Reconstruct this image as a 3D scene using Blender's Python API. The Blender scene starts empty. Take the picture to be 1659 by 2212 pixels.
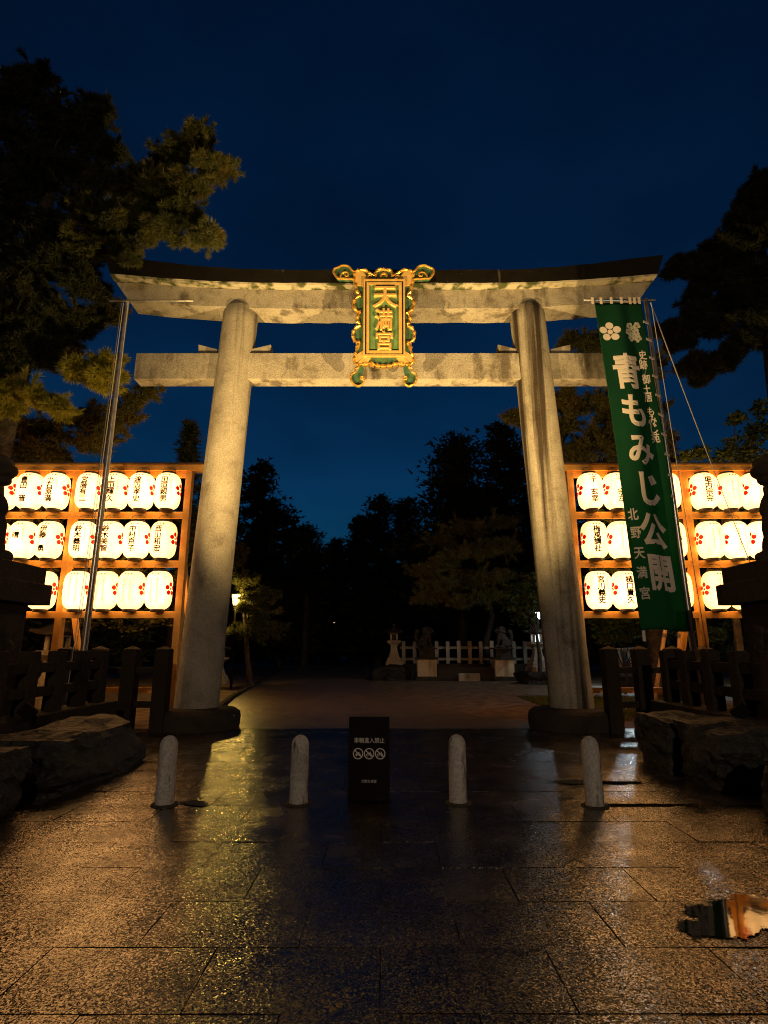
import bpy, bmesh, math, random
import numpy as np
from mathutils import Vector, Matrix, noise as mnoise

R = math.radians
random.seed(7)
rng = np.random.default_rng(7)
scene = bpy.context.scene
C = scene.collection

# ------------------------------------------------------------------ camera
F_PX, CXP, CYP, EYE = 1240.0, 829.5, 1106.0, 1.6      # the photo measured on a 1659 x 2212 grid
PITCH = math.atan(294.0 / F_PX)
cam_d = bpy.data.cameras.new('camera')
cam_d.sensor_fit = 'VERTICAL'
cam_d.sensor_height = 36.0
cam_d.lens = F_PX / 2212.0 * 36.0
cam_d.clip_end = 2000.0
cam_d.clip_start = 0.05
cam = bpy.data.objects.new('camera', cam_d)
C.objects.link(cam)
cam.location = (0, 0, EYE)
cam.rotation_euler = (R(90) + PITCH, 0, 0)
scene.camera = cam

# ------------------------------------------------------------------ sky (blue hour) and exposure
world = bpy.data.worlds.new('World')
scene.world = world
world.use_nodes = True
wn, wl = world.node_tree.nodes, world.node_tree.links
wn.clear()
wo = wn.new('ShaderNodeOutputWorld')
wb = wn.new('ShaderNodeBackground')
sky = wn.new('ShaderNodeTexSky')
sky.sky_type = 'NISHITA'
sky.sun_disc = False
sky.sun_elevation = R(-3.0)
sky.sun_rotation = R(0.0)
sky.air_density = 1.0
sky.dust_density = 1.0
sky.ozone_density = 3.4
wb.inputs['Strength'].default_value = 0.40
tint = wn.new('ShaderNodeMix')          # the camera's cool white balance
tint.data_type = 'RGBA'
tint.blend_type = 'MULTIPLY'
tint.inputs[0].default_value = 1.0
tint.inputs[7].default_value = (0.12, 0.98, 0.94, 1)
wl.new(sky.outputs[0], tint.inputs[6])
# thin uneven night cloud
wtc = wn.new('ShaderNodeTexCoord')
wmp = wn.new('ShaderNodeMapping')
wmp.inputs['Scale'].default_value = (1.6, 1.6, 3.4)
wl.new(wtc.outputs['Generated'], wmp.inputs['Vector'])
wnz = wn.new('ShaderNodeTexNoise')
wnz.inputs['Scale'].default_value = 1.7
wnz.inputs['Detail'].default_value = 5
wl.new(wmp.outputs[0], wnz.inputs['Vector'])
wmr = wn.new('ShaderNodeMapRange')
wmr.inputs['From Min'].default_value = 0.3
wmr.inputs['From Max'].default_value = 0.7
wmr.inputs['To Min'].default_value = 0.78
wmr.inputs['To Max'].default_value = 1.28
wl.new(wnz.outputs[0], wmr.inputs['Value'])
wsc = wn.new('ShaderNodeVectorMath')
wsc.operation = 'SCALE'
wl.new(tint.outputs[2], wsc.inputs[0])
wl.new(wmr.outputs[0], wsc.inputs['Scale'])
wl.new(wsc.outputs[0], wb.inputs['Color'])
wl.new(wb.outputs[0], wo.inputs['Surface'])
scene.view_settings.view_transform = 'Standard'
scene.view_settings.look = 'None'
scene.view_settings.gamma = 1.0
scene.view_settings.exposure = 0.0
scene.view_settings.use_curve_mapping = False
scene.render.engine = 'CYCLES'
scene.cycles.use_denoising = True
scene.cycles.max_bounces = 6
scene.cycles.sample_clamp_indirect = 4.0
scene.cycles.blur_glossy = 0.2
scene.cycles.filter_width = 1.1

# ------------------------------------------------------------------ helpers
_c, _s = math.cos(PITCH), math.sin(PITCH)


def at(px, py, Y):
    dx = (px - CXP) / F_PX
    dy = -(py - CYP) / F_PX
    d = (dx, _c - dy * _s, _s + dy * _c)
    t = Y / d[1]
    return Vector((d[0] * t, Y, EYE + d[2] * t))


def gnd(px, py, z=0.0):
    dx = (px - CXP) / F_PX
    dy = -(py - CYP) / F_PX
    d = (dx, _c - dy * _s, _s + dy * _c)
    t = (z - EYE) / d[2]
    return Vector((d[0] * t, d[1] * t, z))


def empty(name, loc=(0, 0, 0), label=None, cat=None, group=None, rz=0.0):
    o = bpy.data.objects.new(name, None)
    o.empty_display_size = 0.2
    C.objects.link(o)
    o.location = loc
    o.rotation_euler = (0, 0, rz)
    tag(o, label, cat, group)
    return o


def tag(o, label=None, cat=None, group=None, kind=None):
    if label:
        o['label'] = label
    if cat:
        o['category'] = cat
    if group:
        o['group'] = group
    if kind:
        o['kind'] = kind
    return o


def link(name, me, parent=None, loc=(0, 0, 0), rot=(0, 0, 0), scale=None):
    o = bpy.data.objects.new(name, me)
    C.objects.link(o)
    o.location = loc
    o.rotation_euler = rot
    if scale:
        o.scale = scale
    if parent:
        o.parent = parent
    return o


def me_from(name, verts, faces, mat=None, smooth=False):
    me = bpy.data.meshes.new(name)
    me.from_pydata([tuple(v) for v in verts], [], [tuple(f) for f in faces])
    me.update()
    if mat:
        me.materials.append(mat)
    if smooth:
        me.polygons.foreach_set('use_smooth', [True] * len(me.polygons))
    return me


class MB:
    """collects simple shapes for ONE mesh"""

    def __init__(self):
        self.v, self.f = [], []

    def add(self, verts, faces):
        n = len(self.v)
        self.v += [tuple(v) for v in verts]
        self.f += [tuple(i + n for i in f) for f in faces]
        return self

    def box(self, x0, x1, y0, y1, z0, z1, ch=0.0):
        if ch <= 0:
            vs = [(x, y, z) for z in (z0, z1) for x, y in ((x0, y0), (x1, y0), (x1, y1), (x0, y1))]
            return self.add(vs, [(3, 2, 1, 0), (4, 5, 6, 7), (0, 1, 5, 4), (1, 2, 6, 5), (2, 3, 7, 6), (3, 0, 4, 7)])
        vs = []
        for z, i in ((z0, 0), (z1 - ch, 0), (z1, ch)):
            vs += [(x0 + i, y0 + i, z), (x1 - i, y0 + i, z), (x1 - i, y1 - i, z), (x0 + i, y1 - i, z)]
        fs = [(3, 2, 1, 0), (8, 9, 10, 11)]
        for k in (0, 4):
            fs += [(k + j, k + (j + 1) % 4, k + 4 + (j + 1) % 4, k + 4 + j) for j in range(4)]
        return self.add(vs, fs)

    def bar(self, a, b, w, h=None, up=(0, 0, 1)):
        """rectangular bar from a to b"""
        h = h or w
        a, b = Vector(a), Vector(b)
        d = (b - a).normalized()
        u = Vector(up)
        if abs(d.dot(u)) > 0.98:
            u = Vector((0, 1, 0))
        s = d.cross(u).normalized()
        u = s.cross(d).normalized()
        vs = []
        for p in (a, b):
            for i, j in ((-1, -1), (1, -1), (1, 1), (-1, 1)):
                vs.append(p + s * (i * w / 2) + u * (j * h / 2))
        return self.add(vs, [(0, 1, 2, 3), (7, 6, 5, 4), (0, 4, 5, 1), (1, 5, 6, 2), (2, 6, 7, 3), (3, 7, 4, 0)])

    def tube(self, pts, radii, seg=8, caps=True):
        pts = [Vector(p) for p in pts]
        if not isinstance(radii, (list, tuple)):
            radii = [radii] * len(pts)
        vs, fs = [], []
        ref = Vector((0.13, 0.31, 0.94))
        for i, p in enumerate(pts):
            d = (pts[min(i + 1, len(pts) - 1)] - pts[max(i - 1, 0)]).normalized()
            r = ref if abs(d.dot(ref)) < 0.95 else Vector((1, 0, 0))
            s = d.cross(r).normalized()
            u = s.cross(d)
            for k in range(seg):
                a = 2 * math.pi * k / seg
                vs.append(p + (s * math.cos(a) + u * math.sin(a)) * radii[i])
        for i in range(len(pts) - 1):
            for k in range(seg):
                k2 = (k + 1) % seg
                fs.append((i * seg + k, i * seg + k2, (i + 1) * seg + k2, (i + 1) * seg + k))
        if caps:
            fs.append(tuple(range(seg - 1, -1, -1)))
            n = (len(pts) - 1) * seg
            fs.append(tuple(range(n, n + seg)))
        return self.add(vs, fs)

    def lathe(self, prof, seg=24, rot=0.0, cx=0.0, cy=0.0, sq=1.0):
        """prof: list of (r, z) from bottom to top"""
        vs, fs = [], []
        for r, z in prof:
            for k in range(seg):
                a = rot + 2 * math.pi * k / seg
                vs.append((cx + r * math.cos(a), cy + r * math.sin(a) * sq, z))
        for i in range(len(prof) - 1):
            for k in range(seg):
                k2 = (k + 1) % seg
                fs.append((i * seg + k, i * seg + k2, (i + 1) * seg + k2, (i + 1) * seg + k))
        fs.append(tuple(range(seg - 1, -1, -1)))
        n = (len(prof) - 1) * seg
        fs.append(tuple(range(n, n + seg)))
        return self.add(vs, fs)

    def prism(self, poly, y0, y1):
        """poly in x,z, extruded along y (front y0); poly is convex or gets an n-gon"""
        n = len(poly)
        vs = [(x, y0, z) for x, z in poly] + [(x, y1, z) for x, z in poly]
        fs = [tuple(range(n)), tuple(range(2 * n - 1, n - 1, -1))]
        fs += [(i, n + i, n + (i + 1) % n, (i + 1) % n) for i in range(n)]
        return self.add(vs, fs)

    def build(self, name, mat, parent=None, loc=(0, 0, 0), rot=(0, 0, 0), smooth=False, fix=True):
        me = me_from(name, self.v, self.f, mat, smooth)
        if fix:
            bm = bmesh.new()
            bm.from_mesh(me)
            bmesh.ops.recalc_face_normals(bm, faces=bm.faces)
            bm.to_mesh(me)
            bm.free()
        if smooth:
            try:
                me.set_sharp_from_angle(angle=R(40))
            except Exception:
                pass
        return link(name, me, parent, loc, rot)


# ------------------------------------------------------------------ materials
def new_mat(name):
    m = bpy.data.materials.new(name)
    m.use_nodes = True
    nt = m.node_tree
    p = nt.nodes['Principled BSDF']
    return m, nt.nodes, nt.links, p


def ramp(nodes, stops):
    r = nodes.new('ShaderNodeValToRGB')
    cr = r.color_ramp
    while len(cr.elements) < len(stops):
        cr.elements.new(0.5)
    for e, (pos, col) in zip(cr.elements, stops):
        e.position = pos
        e.color = (*col, 1) if len(col) == 3 else col
    return r


def mat_noise(name, c1, c2, scale=4.0, rough=0.8, bump=0.3, bscale=40.0, metal=0.0, detail=6.0, lo=0.35, hi=0.65,
              bdist=0.01, coord='Position', rough2=None, spec=None):
    m, n, l, p = new_mat(name)
    if coord == 'Position':
        g = n.new('ShaderNodeNewGeometry')
        vec = g.outputs['Position']
    else:
        g = n.new('ShaderNodeTexCoord')
        vec = g.outputs[coord]
    t = n.new('ShaderNodeTexNoise')
    t.inputs['Scale'].default_value = scale
    t.inputs['Detail'].default_value = detail
    l.new(vec, t.inputs['Vector'])
    rp = ramp(n, [(lo, c1), (hi, c2)])
    l.new(t.outputs[0], rp.inputs[0])
    l.new(rp.outputs[0], p.inputs['Base Color'])
    p.inputs['Roughness'].default_value = rough
    p.inputs['Metallic'].default_value = metal
    if spec is not None:
        p.inputs['Specular IOR Level'].default_value = spec
    if rough2 is not None:
        mr = n.new('ShaderNodeMapRange')
        mr.inputs['To Min'].default_value = rough
        mr.inputs['To Max'].default_value = rough2
        l.new(t.outputs[0], mr.inputs['Value'])
        l.new(mr.outputs[0], p.inputs['Roughness'])
    if bump:
        t2 = n.new('ShaderNodeTexNoise')
        t2.inputs['Scale'].default_value = bscale
        t2.inputs['Detail'].default_value = 4
        l.new(vec, t2.inputs['Vector'])
        b = n.new('ShaderNodeBump')
        b.inputs['Strength'].default_value = bump
        b.inputs['Distance'].default_value = bdist
        l.new(t2.outputs[0], b.inputs['Height'])
        l.new(b.outputs[0], p.inputs['Normal'])
    return m


def mat_plain(name, col, rough=0.6, metal=0.0, spec=None):
    m, n, l, p = new_mat(name)
    p.inputs['Base Color'].default_value = (*col, 1)
    p.inputs['Roughness'].default_value = rough
    p.inputs['Metallic'].default_value = metal
    if spec is not None:
        p.inputs['Specular IOR Level'].default_value = spec
    return m


def mat_emit(name, col, strength, base=(0.8, 0.8, 0.8)):
    m, n, l, p = new_mat(name)
    p.inputs['Base Color'].default_value = (*base, 1)
    p.inputs['Emission Color'].default_value = (*col, 1)
    p.inputs['Emission Strength'].default_value = strength
    return m


def mat_concrete(name, dark=(0.13, 0.11, 0.085), light=(0.40, 0.36, 0.29), streak=0.55, streak_col=(0.05, 0.04, 0.03),
                 slo=0.52, shi=0.66, sx=2.3, sz=0.22):
    """weathered stone with mottling, vertical run-off streaks and fine grain"""
    m, n, l, p = new_mat(name)
    g = n.new('ShaderNodeNewGeometry')
    t = n.new('ShaderNodeTexNoise')
    t.inputs['Scale'].default_value = 1.7
    t.inputs['Detail'].default_value = 9
    t.inputs['Roughness'].default_value = 0.68
    l.new(g.outputs['Position'], t.inputs['Vector'])
    rp = ramp(n, [(0.30, dark), (0.46, tuple((a + b * 2) / 3 for a, b in zip(dark, light))), (0.68, light)])
    l.new(t.outputs[0], rp.inputs[0])
    mp = n.new('ShaderNodeMapping')
    mp.inputs['Scale'].default_value = (sx, sx, sz)
    l.new(g.outputs['Position'], mp.inputs['Vector'])
    t2 = n.new('ShaderNodeTexNoise')
    t2.inputs['Scale'].default_value = 1.0
    t2.inputs['Detail'].default_value = 5
    t2.inputs['Roughness'].default_value = 0.6
    l.new(mp.outputs[0], t2.inputs['Vector'])
    r2 = ramp(n, [(slo, (0, 0, 0)), (shi, (1, 1, 1))])
    l.new(t2.outputs[0], r2.inputs[0])
    mu = n.new('ShaderNodeMath')
    mu.operation = 'MULTIPLY'
    mu.inputs[1].default_value = streak
    l.new(r2.outputs[0], mu.inputs[0])
    mx = n.new('ShaderNodeMix')
    mx.data_type = 'RGBA'
    mx.inputs[7].default_value = (*streak_col, 1)
    l.new(mu.outputs[0], mx.inputs[0])
    l.new(rp.outputs[0], mx.inputs[6])
    # fine speckle
    t3 = n.new('ShaderNodeTexNoise')
    t3.inputs['Scale'].default_value = 38
    t3.inputs['Detail'].default_value = 3
    l.new(g.outputs['Position'], t3.inputs['Vector'])
    mr = n.new('ShaderNodeMapRange')
    mr.inputs['From Min'].default_value = 0.3
    mr.inputs['From Max'].default_value = 0.7
    mr.inputs['To Min'].default_value = 0.72
    mr.inputs['To Max'].default_value = 1.2
    l.new(t3.outputs[0], mr.inputs['Value'])
    m2 = n.new('ShaderNodeVectorMath')
    m2.operation = 'SCALE'
    l.new(mx.outputs[2], m2.inputs[0])
    l.new(mr.outputs[0], m2.inputs['Scale'])
    l.new(m2.outputs[0], p.inputs['Base Color'])
    p.inputs['Roughness'].default_value = 0.88
    p.inputs['Specular IOR Level'].default_value = 0.12
    b = n.new('ShaderNodeBump')
    b.inputs['Strength'].default_value = 0.5
    b.inputs['Distance'].default_value = 0.02
    ad = n.new('ShaderNodeMath')
    l.new(t.outputs[0], ad.inputs[0])
    l.new(t3.outputs[0], ad.inputs[1])
    l.new(ad.outputs[0], b.inputs['Height'])
    l.new(b.outputs[0], p.inputs['Normal'])
    return m


def mat_wood(name, c1, c2, grain=(30, 30, 1.5), rough=0.55):
    m, n, l, p = new_mat(name)
    g = n.new('ShaderNodeTexCoord')
    oi = n.new('ShaderNodeObjectInfo')
    ad = n.new('ShaderNodeVectorMath')
    l.new(g.outputs['Object'], ad.inputs[0])
    l.new(oi.outputs['Location'], ad.inputs[1])
    mp = n.new('ShaderNodeMapping')
    mp.inputs['Scale'].default_value = grain
    l.new(ad.outputs[0], mp.inputs['Vector'])
    t = n.new('ShaderNodeTexNoise')
    t.inputs['Scale'].default_value = 1.0
    t.inputs['Detail'].default_value = 5
    l.new(mp.outputs[0], t.inputs['Vector'])
    rp = ramp(n, [(0.3, c1), (0.7, c2)])
    l.new(t.outputs[0], rp.inputs[0])
    l.new(rp.outputs[0], p.inputs['Base Color'])
    p.inputs['Roughness'].default_value = rough
    b = n.new('ShaderNodeBump')
    b.inputs['Strength'].default_value = 0.2
    b.inputs['Distance'].default_value = 0.004
    l.new(t.outputs[0], b.inputs['Height'])
    l.new(b.outputs[0], p.inputs['Normal'])
    return m


def mat_leaf(name, c1, c2, c3, scale=1.2, trans=0.25):
    m, n, l, p = new_mat(name)
    g = n.new('ShaderNodeNewGeometry')
    t = n.new('ShaderNodeTexNoise')
    t.inputs['Scale'].default_value = scale
    t.inputs['Detail'].default_value = 5
    t.inputs['Roughness'].default_value = 0.7
    l.new(g.outputs['Position'], t.inputs['Vector'])
    rp = ramp(n, [(0.34, c1), (0.52, c2), (0.68, c3)])
    l.new(t.outputs[0], rp.inputs[0])
    l.new(rp.outputs[0], p.inputs['Base Color'])
    p.inputs['Roughness'].default_value = 0.6
    p.inputs['Specular IOR Level'].default_value = 0.25
    tr = n.new('ShaderNodeBsdfTranslucent')
    l.new(rp.outputs[0], tr.inputs['Color'])
    mx = n.new('ShaderNodeMixShader')
    mx.inputs[0].default_value = trans
    l.new(p.outputs[0], mx.inputs[1])
    l.new(tr.outputs[0], mx.inputs[2])
    l.new(mx.outputs[0], n['Material Output'].inputs['Surface'])
    return m


def mat_wet_granite(name, cols=((0.003, 0.0022, 0.0015), (0.017, 0.012, 0.008), (0.065, 0.047, 0.03)), scale=120, tilt=0.36,
                    ro=(0.17, 0.30), ior=1.72):
    """coarse flamed granite under a film of water: every grain is a small glossy facet with its own tilt"""
    m, n, l, p = new_mat(name)
    g = n.new('ShaderNodeNewGeometry')
    oi = n.new('ShaderNodeObjectInfo')
    warp = n.new('ShaderNodeTexNoise')
    warp.inputs['Scale'].default_value = 30
    l.new(g.outputs['Position'], warp.inputs['Vector'])
    wsc_ = n.new('ShaderNodeVectorMath')
    wsc_.operation = 'SCALE'
    wsc_.inputs['Scale'].default_value = 0.02
    l.new(warp.outputs['Color'], wsc_.inputs[0])
    wad = n.new('ShaderNodeVectorMath')
    l.new(g.outputs['Position'], wad.inputs[0])
    l.new(wsc_.outputs[0], wad.inputs[1])
    vo = n.new('ShaderNodeTexVoronoi')
    vo.inputs['Scale'].default_value = scale
    l.new(wad.outputs[0], vo.inputs['Vector'])
    big = n.new('ShaderNodeTexNoise')
    big.inputs['Scale'].default_value = 1.3
    big.inputs['Detail'].default_value = 7
    big.inputs['Roughness'].default_value = 0.65
    l.new(g.outputs['Position'], big.inputs['Vector'])
    sepc = n.new('ShaderNodeSeparateColor')
    l.new(vo.outputs['Color'], sepc.inputs[0])
    rp = ramp(n, [(0.1, cols[0]), (0.6, cols[1]), (1.0, cols[2])])
    l.new(sepc.outputs[2], rp.inputs[0])
    mr = n.new('ShaderNodeMapRange')
    mr.inputs['To Min'].default_value = 0.6
    mr.inputs['To Max'].default_value = 1.3
    l.new(oi.outputs['Random'], mr.inputs['Value'])
    sc = n.new('ShaderNodeVectorMath')
    sc.operation = 'SCALE'
    l.new(rp.outputs[0], sc.inputs[0])
    l.new(mr.outputs[0], sc.inputs['Scale'])
    l.new(sc.outputs[0], p.inputs['Base Color'])
    r2 = n.new('ShaderNodeMapRange')
    r2.inputs['From Min'].default_value = 0.35
    r2.inputs['From Max'].default_value = 0.65
    r2.inputs['To Min'].default_value = ro[0]
    r2.inputs['To Max'].default_value = ro[1]
    l.new(big.outputs[0], r2.inputs['Value'])
    l.new(r2.outputs[0], p.inputs['Roughness'])
    p.inputs['IOR'].default_value = ior
    b2 = n.new('ShaderNodeBump')
    b2.inputs['Strength'].default_value = 0.2
    b2.inputs['Distance'].default_value = 0.05
    l.new(big.outputs[0], b2.inputs['Height'])
    # facet tilt
    sb = n.new('ShaderNodeVectorMath')
    sb.operation = 'SUBTRACT'
    sb.inputs[1].default_value = (0.5, 0.5, 0.5)
    l.new(vo.outputs['Color'], sb.inputs[0])
    # smoother where the water film lies thicker
    film = n.new('ShaderNodeTexNoise')
    film.inputs['Scale'].default_value = 2.6
    film.inputs['Detail'].default_value = 8
    film.inputs['Roughness'].default_value = 0.7
    l.new(g.outputs['Position'], film.inputs['Vector'])
    fr = n.new('ShaderNodeMapRange')
    fr.inputs['From Min'].default_value = 0.36
    fr.inputs['From Max'].default_value = 0.6
    fr.inputs['To Min'].default_value = 0.6
    fr.inputs['To Max'].default_value = 1.0
    l.new(film.outputs[0], fr.inputs['Value'])
    flat_ = n.new('ShaderNodeVectorMath')
    flat_.operation = 'MULTIPLY'
    flat_.inputs[1].default_value = (tilt, tilt, 0.0)
    l.new(sb.outputs[0], flat_.inputs[0])
    ml = n.new('ShaderNodeVectorMath')
    ml.operation = 'SCALE'
    l.new(flat_.outputs[0], ml.inputs[0])
    l.new(fr.outputs[0], ml.inputs['Scale'])
    ad = n.new('ShaderNodeVectorMath')
    l.new(b2.outputs[0], ad.inputs[0])
    l.new(ml.outputs[0], ad.inputs[1])
    nm = n.new('ShaderNodeVectorMath')
    nm.operation = 'NORMALIZE'
    l.new(ad.outputs[0], nm.inputs[0])
    l.new(nm.outputs[0], p.inputs['Normal'])
    return m


def mat_puddle(name):
    """standing water; its rim breaks up between the stone grains"""
    m, n, l, p = new_mat(name)
    p.inputs['Base Color'].default_value = (0.005, 0.004, 0.004, 1)
    p.inputs['Roughness'].default_value = 0.04
    p.inputs['IOR'].default_value = 1.33
    tc = n.new('ShaderNodeTexCoord')
    ge = n.new('ShaderNodeNewGeometry')
    ln = n.new('ShaderNodeVectorMath')
    ln.operation = 'LENGTH'
    l.new(tc.outputs['UV'], ln.inputs[0])
    vo = n.new('ShaderNodeTexNoise')
    vo.inputs['Scale'].default_value = 60
    vo.inputs['Detail'].default_value = 4
    l.new(ge.outputs['Position'], vo.inputs['Vector'])
    v2 = n.new('ShaderNodeTexNoise')
    v2.inputs['Scale'].default_value = 7
    v2.inputs['Detail'].default_value = 3
    l.new(ge.outputs['Position'], v2.inputs['Vector'])
    ma = n.new('ShaderNodeMath')
    ma.operation = 'MULTIPLY_ADD'
    ma.inputs[1].default_value = 0.3
    l.new(vo.outputs[0], ma.inputs[0])
    l.new(ln.outputs['Value'], ma.inputs[2])
    mb_ = n.new('ShaderNodeMath')
    mb_.operation = 'MULTIPLY_ADD'
    mb_.inputs[1].default_value = 0.9
    l.new(v2.outputs[0], mb_.inputs[0])
    l.new(ma.outputs[0], mb_.inputs[2])
    rp = ramp(n, [(0.0, (0, 0, 0)), (1.0, (1, 1, 1))])
    mr = n.new('ShaderNodeMapRange')
    mr.inputs['From Min'].default_value = 1.28
    mr.inputs['From Max'].default_value = 1.34
    l.new(mb_.outputs[0], mr.inputs['Value'])
    tr = n.new('ShaderNodeBsdfTransparent')
    mx = n.new('ShaderNodeMixShader')
    l.new(mr.outputs[0], mx.inputs[0])
    l.new(p.outputs[0], mx.inputs[1])
    l.new(tr.outputs[0], mx.inputs[2])
    l.new(mx.outputs[0], n['Material Output'].inputs['Surface'])
    bp = n.new('ShaderNodeBump')
    bp.inputs['Strength'].default_value = 0.03
    bp.inputs['Distance'].default_value = 0.01
    l.new(v2.outputs[0], bp.inputs['Height'])
    l.new(bp.outputs[0], p.inputs['Normal'])
    return m


def mat_paper(name):
    """lit lantern paper: the bulb's glow seen through ribbed paper"""
    m, n, l, p = new_mat(name)
    tc = n.new('ShaderNodeTexCoord')
    oi = n.new('ShaderNodeObjectInfo')
    sep = n.new('ShaderNodeSeparateXYZ')
    l.new(tc.outputs['Object'], sep.inputs[0])
    # bulb sits a little below the middle: 1 - k*(z+0.05)^2
    ad = n.new('ShaderNodeMath')
    ad.operation = 'ADD'
    ad.inputs[1].default_value = 0.08
    l.new(sep.outputs['Z'], ad.inputs[0])
    sq = n.new('ShaderNodeMath')
    sq.operation = 'MULTIPLY'
    l.new(ad.outputs[0], sq.inputs[0])
    l.new(ad.outputs[0], sq.inputs[1])
    mr = n.new('ShaderNodeMapRange')
    mr.inputs['From Max'].default_value = 0.2
    mr.inputs['To Min'].default_value = 1.0
    mr.inputs['To Max'].default_value = 0.75
    l.new(sq.outputs[0], mr.inputs['Value'])
    # ribs
    w = n.new('ShaderNodeMath')
    w.operation = 'SINE'
    ws = n.new('ShaderNodeMath')
    ws.operation = 'MULTIPLY'
    ws.inputs[1].default_value = 2 * math.pi / 0.036
    l.new(sep.outputs['Z'], ws.inputs[0])
    l.new(ws.outputs[0], w.inputs[0])
    wr = n.new('ShaderNodeMapRange')
    wr.inputs['From Min'].default_value = -1
    wr.inputs['To Min'].default_value = 0.9
    wr.inputs['To Max'].default_value = 1.04
    l.new(w.outputs[0], wr.inputs['Value'])
    tn = n.new('ShaderNodeTexNoise')
    tn.inputs['Scale'].default_value = 1.0
    tmp_ = n.new('ShaderNodeMapping')
    tmp_.inputs['Scale'].default_value = (7, 7, 2.2)
    tof = n.new('ShaderNodeVectorMath')
    l.new(tc.outputs['Object'], tof.inputs[0])
    l.new(oi.outputs['Location'], tof.inputs[1])
    l.new(tof.outputs[0], tmp_.inputs['Vector'])
    l.new(tmp_.outputs[0], tn.inputs['Vector'])
    nr = n.new('ShaderNodeMapRange')
    nr.inputs['To Min'].default_value = 0.45
    nr.inputs['To Max'].default_value = 1.5
    l.new(tn.outputs[0], nr.inputs['Value'])
    rr = n.new('ShaderNodeMapRange')
    rr.inputs['To Min'].default_value = 0.82
    rr.inputs['To Max'].default_value = 1.15
    l.new(oi.outputs['Random'], rr.inputs['Value'])
    last = mr.outputs[0]
    # edge shading put into the glow: flanks emit less than front and back
    sx_ = n.new('ShaderNodeSeparateXYZ')
    l.new(tc.outputs['Normal'], sx_.inputs[0])
    ab = n.new('ShaderNodeMath')
    ab.operation = 'ABSOLUTE'
    l.new(sx_.outputs['Y'], ab.inputs[0])
    fl_r = n.new('ShaderNodeMapRange')
    fl_r.inputs['To Min'].default_value = 0.55
    fl_r.inputs['To Max'].default_value = 1.0
    l.new(ab.outputs[0], fl_r.inputs['Value'])
    for o in (wr.outputs[0], nr.outputs[0], rr.outputs[0], fl_r.outputs[0]):
        mu = n.new('ShaderNodeMath')
        mu.operation = 'MULTIPLY'
        l.new(last, mu.inputs[0])
        l.new(o, mu.inputs[1])
        last = mu.outputs[0]
    st = n.new('ShaderNodeMath')
    st.operation = 'MULTIPLY'
    st.inputs[1].default_value = LANTERN
    l.new(last, st.inputs[0])
    p.inputs['Base Color'].default_value = (0.75, 0.68, 0.5, 1)
    p.inputs['Roughness'].default_value = 0.9
    p.inputs['Emission Color'].default_value = (1.0, 0.49, 0.15, 1)
    l.new(st.outputs[0], p.inputs['Emission Strength'])
    return m


LANTERN = 6.2
M = {}
M['torii'] = mat_concrete('weathered_granite', dark=(0.17, 0.145, 0.11), light=(0.43, 0.39, 0.32), streak=0.72, streak_col=(0.06, 0.044, 0.03), slo=0.52, shi=0.63, sx=2.2, sz=0.7)
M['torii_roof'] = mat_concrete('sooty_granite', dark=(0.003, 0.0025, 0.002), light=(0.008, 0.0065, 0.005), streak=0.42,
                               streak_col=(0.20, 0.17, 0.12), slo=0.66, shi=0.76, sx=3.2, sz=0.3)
M['torii_pillar'] = mat_concrete('streaked_granite', dark=(0.19, 0.165, 0.13), light=(0.42, 0.38, 0.31), streak=0.8,
                                 streak_col=(0.045, 0.03, 0.02), slo=0.53, shi=0.66, sx=2.9, sz=0.10)
M['torii_pillar_stained'] = mat_concrete('heavily_stained_granite', dark=(0.17, 0.145, 0.11), light=(0.42, 0.38, 0.31), streak=0.93,
                                         streak_col=(0.032, 0.02, 0.013), slo=0.465, shi=0.585, sx=2.3, sz=0.065)
M['lichen'] = mat_noise('mossy_lip', (0.06, 0.07, 0.02), (0.42, 0.38, 0.29), scale=3.5, rough=0.9, lo=0.42, hi=0.55)
M['stone'] = mat_concrete('dark_stone', dark=(0.018, 0.014, 0.011), light=(0.062, 0.05, 0.04), streak=0.4)
M['fence_stone'] = mat_concrete('brown_stone', dark=(0.014, 0.010, 0.008), light=(0.045, 0.034, 0.025), streak=0.5)
M['rock'] = mat_noise('rough_rock', (0.005, 0.0045, 0.004), (0.02, 0.017, 0.014), scale=3, rough=0.7, bump=0.9, bscale=14, bdist=0.05)
M['pale_stone'] = mat_concrete('pale_granite', dark=(0.2, 0.17, 0.13), light=(0.46, 0.40, 0.31), streak=0.4)
M['bollard'] = mat_concrete('bollard_stone', dark=(0.26, 0.245, 0.23), light=(0.48, 0.455, 0.43), streak=0.85,
                            streak_col=(0.03, 0.028, 0.026), slo=0.56, shi=0.64, sx=7, sz=1.4)
M['lantern_lit_stone'] = mat_concrete('lantern_lit_stone', dark=(0.34, 0.25, 0.15), light=(0.66, 0.52, 0.34), streak=0.5)  # pale stone with the racks' orange light put into its colour
M['slab'] = mat_wet_granite('wet_granite_slab')
M['joint'] = mat_noise('joint_mortar', (0.02, 0.016, 0.012), (0.06, 0.048, 0.036), scale=20, rough=0.45)
M['asphalt'] = mat_wet_granite('wet_asphalt', ((0.12, 0.085, 0.055), (0.23, 0.165, 0.105), (0.38, 0.28, 0.18)), 55, 0.3, (0.28, 0.42), 1.5)
M['dirt'] = mat_noise('damp_gravel', (0.10, 0.06, 0.03), (0.27, 0.17, 0.085), scale=2.5, rough=0.8, bump=0.7, bscale=45, bdist=0.02)
M['wood'] = mat_wood('fresh_cedar', (0.84, 0.40, 0.07), (0.94, 0.52, 0.12), grain=(9, 9, 9))
M['old_wood'] = mat_wood('pine_log', (0.34, 0.2, 0.09), (0.5, 0.31, 0.15), grain=(12, 12, 3))
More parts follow.
